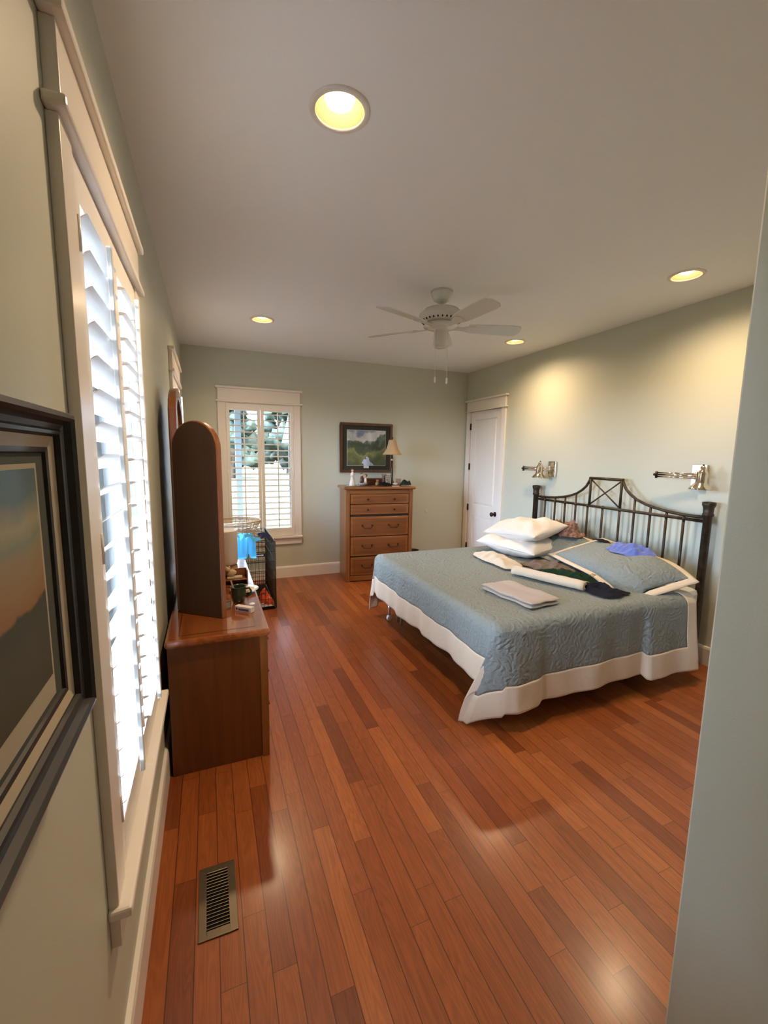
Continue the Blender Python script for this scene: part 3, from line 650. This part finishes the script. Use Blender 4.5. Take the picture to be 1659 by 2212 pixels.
# ------------------------------------------------------------------ floor register
r = thing('floor_register', 'bronze metal floor vent near the left wall', 'vent', (.2035, 1.328, 0))
M_REG = mat('bronze_register', (.16, .125, .085), .35, .7)
MB().box(-.058, -.034, -.122, .122, 0, .005).box(.034, .058, -.122, .122, 0, .005).box(-.034, .034, .096, .122, 0, .005).box(-.034, .034, -.122, -.096, 0, .005).build('frame', M_REG, r, bev=.002)
MB().box(-.035, .035, -.097, .097, .0003, .0008).build('duct_shade', M_BLACK, r)  # black sheet painted for the shade inside the duct, floor left uncut
fl = MB()
for i in range(17): fl.box(-.034, .034, -.0007, .0007, .0012, .0048, m=Matrix.Translation((0, -.090+i*.0112, 0)) @ Matrix.Rotation(.4, 4, 'X'))
fl.build('louvre_fins', M_REG, r)

# ------------------------------------------------------------------ bed
r = thing('bed', 'bed with antique bronze metal headboard against the right wall', 'bed', (0, 0, 0))
XH = 3.385; PY = (1.835, 3.505)
for y in PY:
    MB().lathe([(.034, 0), (.034, .03), (.026, .04), (.026, .10), (.030, .105), (.030, .12), (.026, .125), (.026, 1.065), (.034, 1.07), (.034, 1.085), (.030, 1.09), (.032, 1.125), (.040, 1.145), (.041, 1.165), (.0, 1.170)], (XH, y, 0), 20).build('headboard_post', M_IRON, r)
MB().tube([(XH, PY[0], 1.030), (XH, PY[1], 1.030)], .0115, 10).build('crossrail', M_IRON, r)
MB().tube([(XH, PY[0], .36), (XH, PY[1], .36)], .0115, 10).build('lower_rail', M_IRON, r)
yc = 2.67
half = [(.835, 1.060), (.76, 1.056), (.66, 1.058), (.56, 1.066), (.46, 1.082), (.38, 1.100), (.30, 1.130), (.24, 1.168), (.20, 1.205), (.175, 1.245), (.160, 1.276)]
for sgn in (1, -1): MB().tube([(XH, yc+sgn*y, z) for y, z in half], .0115, 10).build('arched_rail', M_IRON, r)
MB().tube([(XH, yc-.168, 1.278), (XH, yc+.168, 1.278)], .0125, 10).build('top_bar', M_IRON, r)
for y in (yc-.155, yc+.155): MB().tube([(XH, y, 1.03), (XH, y, 1.278)], .011, 10).build('centre_upright', M_IRON, r)
for sg in (1, -1): MB().tube([(XH, yc-sg*.150, 1.045), (XH, yc+sg*.145, 1.262)], .0065, 8).build('cross_brace', M_IRON, r)
for y, zt in ((3.367, 1.03), (3.234, 1.058), (3.106, 1.087), (2.977, 1.124), (2.840, 1.03), (2.682, 1.03), (2.515, 1.03), (2.384, 1.136), (2.248, 1.091), (2.12, 1.058), (1.993, 1.03)):
    s_ = MB().tube([(XH, y, .36), (XH, y, zt)], .0095, 8).sphere((XH, y, 1.03), .017, 10, 6).build('spindle', M_IRON, r)
M_LEG = mat('bed_leg_metal', (.55, .50, .44), .3, .7)
MB().box(1.68, 3.36, 1.80, 1.84, .155, .185).box(1.68, 3.36, 3.34, 3.38, .155, .185).box(1.68, 1.71, 1.84, 3.34, .155, .185).build('side_rail', mat('dark_steel', (.03, .03, .03), .5, .6), r)
for x, y in ((1.72, 3.28), (1.72, 3.20), (1.72, 1.90), (2.5, 1.86), (2.5, 3.3), (2.5, 2.6)):
    MB().tube([(x, y, .0), (x, y, .16)], .010, 10).build('leg', M_LEG, r)
l = MB().tube([(1.66, 3.33, .03), (1.66, 3.33, .16)], .012, 10).build('leg', M_LEG, r)
MB().lathe([(0, -.016), (.018, -.016), (.026, -.010), (.026, .010), (.018, .016), (0, .016)], n=18, m=Matrix.Translation((1.66, 3.33, .027)) @ Matrix.Rotation(pi/2, 4, 'X')).build('caster', M_WHITEP, l)
tag(MB().box(1.64, 3.34, 1.80, 3.38, .186, .36).build('box_spring', mat('ticking', (.35, .33, .30), .9), bev=.02), 'box spring hidden under the blue-grey bedspread on the bed frame', 'box spring')
tag(MB().box(1.64, 3.34, 1.80, 3.38, .361, .570).build('mattress', mat('mattress_cloth', (.6, .58, .55), .9), bev=.04), 'mattress under the blue-grey bedspread', 'mattress')

# bedspread: cloth parameters s (from foot edge towards head), t (from near edge to far edge)
ZT = .586; EX, EY0, EY1 = 1.605, 1.755, 3.405; A_, B_ = .375, .500; SX = 3.115-EX; RR = .055; BAND = .145
def off(a, fl=.04):
    q = RR*pi/2
    if a < q: return RR*sin(a/RR), RR*(1-cos(a/RR))
    return RR+(a-q)*fl, RR+(a-q)*.995
def drape(s, t):
    a = max(0., -s); w_ = EY1-EY0; b = max(0., -t); c = max(0., t-w_)
    x = EX+max(0., s); y = EY0+min(max(0., t), w_); z = ZT
    if a and (b or c):
        d_ = b or c; sg = -1 if b else 1
        rr = hypot(a, d_) if b else (max(a, c)+.12*min(a, c)); ph = atan2(d_, a); o_, dd = off(rr)
        hx, hy = -cos(ph)*o_, sg*sin(ph)*o_
        k = sin(2*ph)**1.4; drop = max(0., rr-.10)
        if b: hx += -k*drop*.22; hy += k*drop*.33*(1 if ph < 1.0 else .8)
        else: hx += -k*drop*.06; hy += sg*k*drop*.10
        hz = hypot(hx, hy); dn = sqrt(max(0., rr*rr-hz*hz)) if rr > RR*2 else dd
        x += hx; y += hy; z -= dn if rr > RR*2 else dd
    elif a:
        o_, dd = off(a); g = (a/A_)
        x -= o_ + g*.012*sin(y*14.)+g*.006*sin(y*31.+1); z -= dd*(1+.02*sin(y*5.))
    elif b or c:
        d_ = b or c; sg = -1 if b else 1; o_, dd = off(d_, .03); g = d_/B_
        wv = .010*sin(x*9.+.6)+.006*sin(x*23.)
        if b:
            st = 1/(1+math.exp(-(x-1.86)/.012)); wv += (1-st)*.035*min(1, (x-1.60)/.1+.2) - .0
            z -= g*(1-st)*.012
            if x > 2.675: wv += .050*min(1., (x-2.675)/.005)-.026*sin((x-2.675)*7.5); z -= g*.022
        y += sg*(o_+g*wv); z -= dd*.985
    else:
        z += .0035*noise.noise(Vector((x*3.2, y*3.2, 0))) + .002*noise.noise(Vector((x*9, y*9, 3)))
    if a or b or c:
        p = Vector((x*6., y*6., z*5.)); x += .004*noise.noise(p); y += .004*noise.noise(p+Vector((9, 0, 0)))
    return (x, y, max(.006, z))
ds = .0125; NS = int(round((SX+A_)/ds)); NT = int(round((EY1-EY0+2*B_)/ds))
ss = [-A_+(SX+A_)*i/NS for i in range(NS+1)]; ts = [-B_+(EY1-EY0+2*B_)*j/NT for j in range(NT+1)]
qa, qb = MB(), MB()
P = [[drape(s, t) for t in ts] for s in ss]
va, vb = {}, {}
def gv(m, dct, i, j):
    if (i, j) not in dct: dct[(i, j)] = m.b.verts.new(P[i][j])
    return dct[(i, j)]
for i in range(NS):
    for j in range(NT):
        s_, t_ = (ss[i]+ss[i+1])/2, (ts[j]+ts[j+1])/2
        band = s_ < -A_+BAND or t_ < -B_+BAND or t_ > EY1-EY0+B_-BAND or s_ > SX-.085
        m_, dd_ = (qb, vb) if band else (qa, va)
        f = m_.b.faces.new([gv(m_, dd_, a, b) for a, b in ((i, j), (i+1, j), (i+1, j+1), (i, j+1))]); f.smooth = True
spread = qa.build('bedspread', M_QUILT, solid=.006); tag(spread, 'blue-grey quilted bedspread with wide cream band covering the bed', 'bedspread')
o = qb.build('cream_band', M_CREAM, spread, solid=.008); o['label'] = 'cream border band of the bedspread'

# pillows
def pillow_rows(L_, W_, T_, top, n=36, pinch=.07, seed=0., wr=.006):
    rows = []
    for i in range(n+1):
        row = []
        for j in range(n+1):
            u, v = -1+2*i/n, -1+2*j/n
            su, sv = sin(u*pi/2), sin(v*pi/2)
            x = L_/2*su*(1-pinch*(1-sv*sv)*0-pinch*(cos(v*pi/2))*abs(su)**3*.6); y = W_/2*sv*(1-pinch*cos(u*pi/2)*abs(sv)**3*.9)
            h = (max(0., (1-su**4))*max(0., (1-sv**4)))**.5
            h2 = h*(.62+.38*cos(u*pi/2)*cos(v*pi/2))
            z = T_/2*h2*(1 if top else -1) + wr*h*noise.noise(Vector((x*9+seed, y*9, seed)))*(1 if top else .5) + wr*.8*h*noise.noise(Vector((x*4+seed, y*16, seed+4)))
            row.append((x, y, z))
        rows.append(row)
    if wr > .02:
        for row in rows:
            for j, (x, y, z) in enumerate(row):
                e_ = max(0., 1-(2*x/L_)**4)*max(0., 1-(2*y/W_)**4); rd = 1-2.2*abs(noise.noise(Vector((x*7+seed, y*7-seed*.3, seed*.5))))
                row[j] = (x, y, z+e_*.011*rd*(1 if top else -.6))
    return rows
def pillow(name, label, loc, rot, L_, W_, T_, m, seed, sag=None, flange=0., group=None, wr=.008):
    r = thing(name, label, 'pillow', loc, 0, group); r.rotation_euler = rot
    q = MB(); q.surf(pillow_rows(L_, W_, T_, True, seed=seed, wr=wr)); q.surf(pillow_rows(L_, W_, T_, False, seed=seed, wr=wr))
    if sag:
        for v_ in q.b.verts: v_.co.z += sag(v_.co.x, v_.co.y)
    q.build('cushion', m, r, subd=1)
    if flange:
        q = MB(); n = 30; rows = []
        def edge(k):
            pts = []
            for side in range(4):
                for i in range(n):
                    u = -1+2*i/n
                    a, b = [(u, -1), (1, u), (-u, 1), (-1, -u)][side]
                    pts.append((a, b))
            return [((L_/2*sin(a*pi/2)+(k if a >= 1 else -k if a <= -1 else 0)+(k*a if abs(b) == 1 and abs(a) < 1 else 0)),
                     (W_/2*sin(b*pi/2)+(k if b >= 1 else -k if b <= -1 else 0)+(k*b if abs(a) == 1 and abs(b) < 1 else 0)),
                     .006*noise.noise(Vector((a*3+seed, b*3, k*20)))*(k/.04)) for a, b in pts]
        for k in (-.012, .002, .014, flange): rows.append(edge(k))
        q.surf(rows, True)
        if sag:
            for v_ in q.b.verts: v_.co.z += sag(v_.co.x, v_.co.y)
        q.build('border', M_CREAM, r, solid=.006)
    return r
pillow('pillow_sham', 'blue-grey quilted pillow sham with cream edge at the near side of the bed', (2.985, 2.215, .694), (radians(2), radians(-15), radians(-14)), .45, .88, .15, M_QUILT, 1.3, flange=.030, group='quilted shams',
       sag=lambda x, y: -.080*max(0., (-y-.22)/.25)**1.7-.055*max(0., (-x-.08)/.15)*max(0., (-y-.1)/.3) if y < -.10 else 0.)
pillow('pillow_sham', 'blue-grey quilted pillow sham at the far side, half under the white pillows', (3.10, 3.02, .690), (radians(4), radians(-18), radians(-4)), .42, .74, .16, M_QUILT, 4.4, flange=.030, group='quilted shams')
pillow('white_pillow', 'lower of the two white pillows stacked on the far side of the bed', (2.80, 3.04, .676), (radians(2), radians(-2), radians(16)), .46, .62, .165, M_WCOT, 7.1, group='white pillows', wr=.026)
pillow('white_pillow', 'upper of the two white pillows stacked on the far side of the bed', (2.86, 3.05, .806), (radians(-5), radians(-9), radians(8)), .44, .62, .17, M_WCOT, 11.9, group='white pillows', wr=.030)

# laundry on the bed
BT = ZT+.006
flat = lambda x, y: BT
def towel_fold(name, label, poly_c, L_, W_, layers, th, rz, m, seed, zb=BT):
    r = thing(name, label, 'towel', (poly_c[0], poly_c[1], zb), rz)
    for k in range(layers):
        rows = []; n = 20; q = MB(); z0 = k*th
        for side in (0, 1):
            rows = []
            for i in range(n+1):
                row = []
                for j in range(n+1):
                    u, v = -1+2*i/n, -1+2*j/n; su, sv = sin(u*pi/2), sin(v*pi/2)
                    h = (max(0., 1-abs(su)**8)*max(0., 1-abs(sv)**8))**.4
                    shx = .006*noise.noise(Vector((sv*2+seed, k, 0)))
                    z = z0 + th/2 + (th*.48*h if side else -th*.48*h) + .005*noise.noise(Vector((su*1.6+seed, sv*1.6, k*.2)))*(1 if layers > 1 else .5)
                    row.append((L_/2*su+shx*3-.004*k, W_/2*sv+shx, max(.0, z)))
                rows.append(row)
            q.surf(rows)
        q.build('fold', m, r)
    return r
towel_fold('folded_towel', 'folded beige towel alone on the bed nearest the camera corner', (1.985, 2.045), .235, .42, 2, .022, radians(6), M_TOWELB, 1.1)
def rolled(name, label, p0, p1, r0_, m, seed):
    r = thing(name, label, 'towel', (p0[0], p0[1], BT+r0_*.78)); r.rotation_euler = (0, 0, atan2(p1[1]-p0[1], p1[0]-p0[0]))
    L_ = hypot(p1[0]-p0[0], p1[1]-p0[1]); q = MB(); rows = []; n = 18; k = 90
    for i in range(n+1):
        row = []
        for j in range(k+1):
            a = j/k*2*pi*2.6; rad = .010+(r0_-.010)*(j/k)**.9
            w = .006*noise.noise(Vector((i*.5+seed, a*.6, 0)))
            row.append((L_*i/n+w, (rad+w)*cos(a)*1.25, (rad+w)*sin(a)*.78))
        rows.append(row)
    q.surf(rows); q.build('roll', m, r, solid=.006); return r
rolled('rolled_towel', 'long rolled cream towel lying between the folded towel and the dark clothes', (2.30, 2.475), (2.475, 1.985), .040, M_TOWEL, 2.2)
crumple('cream_towel', 'loosely folded cream towel in front of the white pillows', 'towel', (2.40, 2.83), .20, .60, .055, radians(-4), M_TOWEL, 6.6, flat, thick=.008, freq=5, ragged=.10)
crumple('grey_shirt', 'taupe grey crumpled shirt between the white pillows and the green shirt', 'shirt', (2.66, 2.52), .26, .42, .05, radians(12), mat('taupe_knit', (.15, .115, .10), .9, spec=.12, var=.25, vscale=20), 8.1, flat)
crumple('green_shirt', 'dark green crumpled shirt beside the rolled towel', 'shirt', (2.60, 2.26), .20, .42, .055, radians(14), mat('bottle_green', (.006, .026, .014), .8, spec=.12), 12.4, flat)
crumple('navy_trousers', 'dark navy trousers folded in front of the near sham', 'trousers', (2.555, 1.95), .24, .33, .05, radians(20), mat('navy_denim', (.010, .011, .020), .85, spec=.12), 15.2, flat)
crumple('periwinkle_cloth', 'periwinkle blue cloth lying on the near pillow sham', 'cloth', (3.07, 2.14), .22, .34, .045, radians(-8), mat('periwinkle', (.075, .12, .42), .8, sheen=.3), 21.0, lambda x, y: .763+min(.055, max(0., x-2.985)*.25) - ((y-2.2)/.43)**2*.05-max(0., x-3.14)*1.2)
crumple('black_sock', 'small black sock on the top of the near pillow sham', 'sock', (3.15, 2.46), .06, .20, .022, radians(-14), M_BLACK, 24.0, lambda x, y: .783)
crumple('plaid_cloth', 'brown patterned cloth bunched behind the white pillows by the headboard', 'cloth', (3.16, 2.86), .19, .32, .17, radians(0), mat('brown_plaid', (.22, .12, .085), .85, var=.75, vscale=45), 27.0, lambda x, y: .755)
r = thing('buckle', 'small brass buckle at the end of the green shirt', 'buckle', (2.66, 2.10, BT+.058), .4)
MB().tube([(-.02, -.012, 0), (.02, -.012, 0), (.02, .012, .004), (-.02, .012, .004)], .003, 6, closed=True).build('ring', mat('brass', (.75, .55, .25), .2, 1.), r)

# ------------------------------------------------------------------ swing-arm wall lamps
def wall_lamp(y, label, elbow_dy, hy):
    r = thing('wall_lamp', label, 'wall lamp', (W, y, 0), 0, 'swing-arm bedside lamps')
    MB().box(-.022, 0, -.052, .052, 1.262, 1.418).build('back_plate', M_CHROME, r, bev=.004)
    hx = -.105
    MB().tube([(-.022, .0, 1.340), (-.050, .0, 1.340)], .012, 12).tube([(-.050, 0, 1.312), (-.050, 0, 1.366)], .010, 12).build('pivot', M_CHROME, r)
    for z in (1.352, 1.322): MB().tube([(-.050, 0, z), (-.085, elbow_dy, z)], .0055, 10).build('arm', M_CHROME, r)
    MB().tube([(-.085, elbow_dy, 1.310), (-.085, elbow_dy, 1.362)], .009, 12).sphere((-.088, elbow_dy+.012, 1.337), .011).build('elbow', M_BRONZE, r)
    MB().tube([(-.085, elbow_dy, 1.337), (hx, hy, 1.340)], .007, 10).build('arm', M_CHROME, r)
    mm = Matrix.Translation((hx-.005, hy, 1.30)) @ Matrix.Rotation(radians(4), 4, 'Y')
    MB().lathe([(.0, .112), (.012, .110), (.018, .100), (.019, .082), (.030, .072), (.034, .058), (.034, .0), (.040, -.012), (.056, -.030), (.068, -.048), (.070, -.054), (.064, -.050), (.030, -.01), (.0, -.005)], n=32, m=mm).build('lamp_shade', M_CHROME, r)
    MB().lathe([(.0, .122), (.006, .120), (.007, .110)], n=12, m=mm).build('switch', M_BRONZE, r)
    return r
wall_lamp(1.960, 'large chrome swing-arm wall lamp on the right, above the near bedpost', .265, -.075)
wall_lamp(3.372, 'smaller-looking chrome swing-arm wall lamp above the far bedpost near the door', .345, .075)

# ------------------------------------------------------------------ things on the chest (local frame of the chest)
ZC = 1.0985
def cpos(x, y): v_ = Matrix.Rotation(ca, 3, 'Z') @ Vector((x, y, 0)); return (CP.x+v_.x, CP.y+v_.y, ZC)
r = thing('table_lamp', 'table lamp with dark column and tan bell shade on the chest of drawers', 'table lamp', cpos(.62, .27))
M_DKW = mat('dark_lamp_wood', (.018, .012, .009), .35)
MB().lathe([(0, 0), (.052, 0), (.052, .010), (.035, .022), (.018, .050), (.013, .070), (.0125, .18), (.011, .30), (.0, .30)], n=24).build('column', M_DKW, r)
MB().lathe([(.010, .292), (.019, .298), (.019, .310), (.010, .316)], n=20).build('collar', mat('lamp_collar', (.55, .52, .46), .4), r)
MB().lathe([(.009, .316), (.009, .40), (.004, .40), (.004, .555), (.009, .558), (.007, .575), (.0, .580)], n=16).build('finial_stem', M_DKW, r)
MB().lathe([(.112, .365), (.113, .370), (.092, .397), (.071, .432), (.055, .480), (.044, .535), (.043, .540)], n=32, cap=False).build('lamp_shade', mat('tan_shade', (.48, .33, .18), .8, bump=.4, bscale=90), r, solid=.003)
def fig(name, label, x, y, dress, hair, h=.165):
    r = thing(name, label, 'figurine', cpos(x, y), 0, 'porcelain figurines')
    MB().lathe([(0, 0), (.040, 0), (.042, .006), (.034, .03), (.024, .07), (.016, h*.58), (.020, h*.68), (.016, h*.78), (.007, h*.82)], n=20).build('dress', dress, r)
    MB().sphere((0, -.004, h*.88), .015).build('head', mat('porcelain_skin', (.55, .38, .28), .5), r)
    MB().sphere((0, .005, h*.91), .019, sc=(1, .9, 1), nz=.4).sphere((-.015, .006, h*.76), .011, sc=(1, 1, 1.9)).sphere((.015, .006, h*.76), .011, sc=(1, 1, 1.9)).build('hair', hair, r)
    MB().tube([(-.018, 0, h*.74), (-.026, -.012, h*.6), (-.006, -.022, h*.55)], .005, 8).tube([(.018, 0, h*.74), (.026, -.012, h*.6), (.006, -.022, h*.55)], .005, 8).build('arm', dress, r)
M_WH = mat('white_porcelain', (.62, .58, .52), .35); M_AUB = mat('auburn_hair', (.12, .035, .015), .6); M_MAR = mat('maroon_glaze', (.05, .014, .014), .4)
fig('figurine', 'figurine of a woman in a white dress with auburn hair on the chest', .115, .20, M_WH, M_AUB, .20)
r = thing('couple_figurine', 'figurine of a seated dark-coated pair with grey base on the chest', 'figurine', cpos(.235, .17))
MB().sphere((0, 0, .022), .042, sc=(1.3, .8, .55), nz=.4).build('base', mat('grey_bisque', (.26, .23, .20), .6), r)
MB().lathe([(.024, .02), (.022, .06), (.018, .10), (.006, .115)], (-.014, 0, 0), 16).build('coat', M_MAR, r)
MB().lathe([(.024, .02), (.020, .05), (.015, .085), (.006, .095)], (.028, .0, 0), 16).build('skirt', M_WH, r)
MB().sphere((-.012, -.002, .128), .013).sphere((.024, -.006, .112), .013).build('head', mat('porcelain_skin', (.55, .38, .28), .5), r)
MB().sphere((-.014, .006, .136), .014).sphere((.036, .006, .118), .019, nz=.4).build('hair', M_AUB, r)
tag(MB().box(-.03, .26, -.045, .10, 0, .004, m=Matrix.Translation(cpos(.06, .10))).build('glass_tray', mat('dark_tray', (.05, .06, .05), .1)), 'thin dark glass tray under the figurines', 'tray')
r = thing('jewelry_box', 'dark cherry wooden box at the back of the chest top', 'box', cpos(.415, .31), ca)
MB().box(-.135, .135, -.05, .05, 0, .062).build('body', wood('cherry_box', (.055, .012, .008), (.09, .022, .012), .3, axis=0), r, bev=.003)
MB().box(-.14, .14, -.055, .055, .062, .082).build('lid', wood('cherry_box', (.055, .012, .008), (.09, .022, .012), .3, axis=0), r, bev=.004)
r = thing('teddy_figurine', 'small tan bear in front of the dark wooden box', 'figurine', cpos(.395, .13))
MB().sphere((0, 0, .024), .022, sc=(1, .9, 1.1), nz=.2).sphere((.004, -.004, .056), .016).sphere((-.008, -.002, .071), .005).sphere((.016, -.002, .071), .005).build('body', mat('tan_plush', (.25, .15, .06), .9), r)
crumple('fuzzy_hat', 'black fuzzy hat in the middle of the chest top', 'hat', cpos(.475, .09)[:2], .17, .12, .075, 0., M_BLACK, 31., lambda x, y: ZC, ragged=.06)
crumple('green_pouch', 'dark green pouch at the right end of the chest top', 'pouch', cpos(.745, .12)[:2], .13, .11, .075, 0., mat('dark_green_pouch', (.010, .022, .016), .6, spec=.12), 35., lambda x, y: ZC, ragged=.06)
def pframe(label, x, y, w, h, frm, ph, rz=0., lean=-10, mt=.006):
    r = thing('photo_frame', label, 'picture frame', cpos(x, y), ca+rz)
    mm = Matrix.Rotation(radians(lean), 4, 'X')
    f = MB(); f.box(-w/2, w/2, -.004, .004, 0, h, m=mm); f.build('frame', frm, r, bev=.001)
    MB().box(-w/2+mt, w/2-mt, -.005, -.004, mt, h-mt, m=mm).build('mat_board', mat('frame_mat_grey', (.30, .28, .26), .5), r)
    MB().box(-w/2+mt*2.6, w/2-mt*2.6, -.006, -.005, mt*2.6, h-mt*2.6, m=mm).build('photo', ph, r)
    MB().box(-.01, .01, .0, .003, 0, h*.7, m=Matrix.Translation((0, .045, 0)) @ Matrix.Rotation(radians(26), 4, 'X')).build('easel', M_BLACK, r)
pframe('black standing photo frame in front of the lamp on the chest', .545, .17, .080, .120, M_BLACK, mat('photo_grey', (.20, .18, .15), .4, var=.6, vscale=40))
pframe('brown photo frame partly hidden behind the black frame on the chest', .512, .215, .055, .135, M_FRW, mat('photo_brown', (.10, .06, .04), .4))
pframe('small grey photo frame right of the lamp on the chest', .672, .16, .062, .085, mat('pewter', (.16, .13, .12), .4, .5), mat('photo_mauve', (.22, .17, .17), .4, var=.4, vscale=50), mt=.003)
r = thing('glass_dish', 'small pale crystal dish at the foot of the table lamp', 'dish', cpos(.62, .14)); MB().lathe([(0, 0), (.02, 0), (.034, .018), (.030, .030), (.012, .036), (0, .036)], n=18).build('dish', mat('crystal', (.45, .40, .37), .1, coat=1.), r)
tag(MB().box(-.042, .042, -.02, .02, 0, .006, m=Matrix.Translation(cpos(.60, .05))).build('notepad', mat('cream_card', (.62, .52, .42), .6)), 'small cream notepad at the front of the chest top', 'notepad')

# ------------------------------------------------------------------ bin, outlet
r = thing('waste_bin', 'dark round waste bin behind the right side of the chest', 'bin', (2.59, 4.80, 0))
MB().lathe([(0, 0), (.075, 0), (.09, .22), (.094, .258)], n=28, cap=False).build('bucket', mat('dark_bin', (.035, .028, .024), .4), r, solid=.003)
MB().lathe([(.097, .250), (.098, .262), (.090, .262)], n=28, cap=False).build('rim', mat('bin_rim', (.16, .14, .12), .35), r)
r = thing('wall_plug', 'tiny white plug stub on the far wall right of the chest', 'plug', (2.881, D, .734))  # plug stub on the far wall
MB().box(-.012, .012, -.006, 0, -.016, .016).tube([(0, -.006, 0), (0, -.024, -.004)], .007, 10).build('plug', M_WHITEP, r, bev=.001)

# ------------------------------------------------------------------ outdoors, seen through the shutters, plus an unseen porch roof
M_GRASS = mat('lawn_grass', (.060, .062, .028), .9, var=.25, vscale=.6)
o = MB().box(-60, 60, -20, 90, -.62, -.50).build('lawn', M_GRASS); struct(o, 'sunlit lawn outside')
M_LEAF = mat('tree_leaves', (.022, .034, .020), .8, var=.7, vscale=3.5); M_BARK = mat('tree_bark', (.10, .07, .05), .9)
random.seed(4)
for i, (x, y, h) in enumerate(((-9, 38, 7), (-3.5, 42, 8), (2.0, 37, 6.5), (7.6, 43, 8), (14, 37, 7), (20, 43, 8), (-15, 41, 8))):
    r = thing('tree', 'leafy green tree beyond the lawn outside the far window', 'tree', (x, y, -.5), 0, 'trees beyond the lawn')
    MB().tube([(0, 0, 0), (.1, 0, h*.45), (0, .1, h*.8)], [.28, .2, .08], 8).build('trunk', M_BARK, r)
    c = MB()
    for k in range(60):
        a = random.random()*6.28; zz = random.random(); q = random.random()**.5*h*.36*(1-.6*abs(zz-.35)); c.sphere((q*cos(a), q*sin(a), h*(.18+.76*zz)), h*.085*(.6+.8*random.random()), 9, 6, nz=1.3, seed=k+i*20)
    c.build('crown', M_LEAF, r)
M_PORCH = mat('porch_paint', (.11, .12, .12), .5)
r = thing('porch_post', 'grey-white square porch post outside the far window', 'post', (.71, 7.85, -.5))
MB().box(-.05, .05, -.05, .05, 0, 2.995).build('shaft', M_PORCH, r); MB().box(-.075, .075, -.075, .075, 0, .2).build('base_block', M_PORCH, r)
r = thing('patio_chair', 'white slatted high-back chair outside the far window at right', 'chair', (1.42, 6.15, -.5), radians(200))
M_PCH = mat('white_resin', (.30, .34, .36), .4)
for k in range(5):
    x = -.22+k*.11; MB().box(x-.04, x+.04, 0, .02, .40, 1.22-.03*(k-2)**2, m=Matrix.Rotation(radians(-12), 4, 'X')).build('back_slat', M_PCH, r, bev=.006)
MB().box(-.27, .27, -.50, .02, .38, .41).build('seat', M_PCH, r, bev=.006)
for sx in (-.29, .29):
    MB().box(sx-.05, sx+.05, -.52, .06, .60, .625).build('armrest', M_PCH, r, bev=.006)
    MB().box(sx-.02, sx+.02, -.50, -.42, 0, .60).build('leg', M_PCH, r); MB().box(sx-.02, sx+.02, -.04, .04, 0, .60).build('leg', M_PCH, r)
r = thing('house', 'pale neighbouring house with grey roof beyond the lawn', 'house', (9.5, 27, -.5))
MB().box(-4, 4, -3, 3, 0, 2.8).build('wall', mat('pale_siding', (.60, .62, .62), .8), r)
MB().prism([(-3.6, 2.75), (3.6, 2.75), (0, 4.9)], -4.5, 4.5, axis=0).build('roof', mat('grey_shingle', (.20, .22, .25), .9), r)
for x in (-2.5, -.5, 1.5): MB().box(x, x+.9, -3.03, -2.99, .9, 2.1).build('window', mat('dark_pane', (.06, .08, .10), .1), r)

MB().box(-1.2, 5.0, D+T+.02, 8.2, 2.72, 2.86).box(-1.2, 5.0, 8.0, 8.15, 2.24, 2.72).build('porch_shade_roof', M_PORCH)  # unseen roof and low front beam, shaped to keep sky light off the louvers
o = bpy.data.objects['porch_shade_roof']; struct(o, 'painted porch roof added out of view to shade the far window')
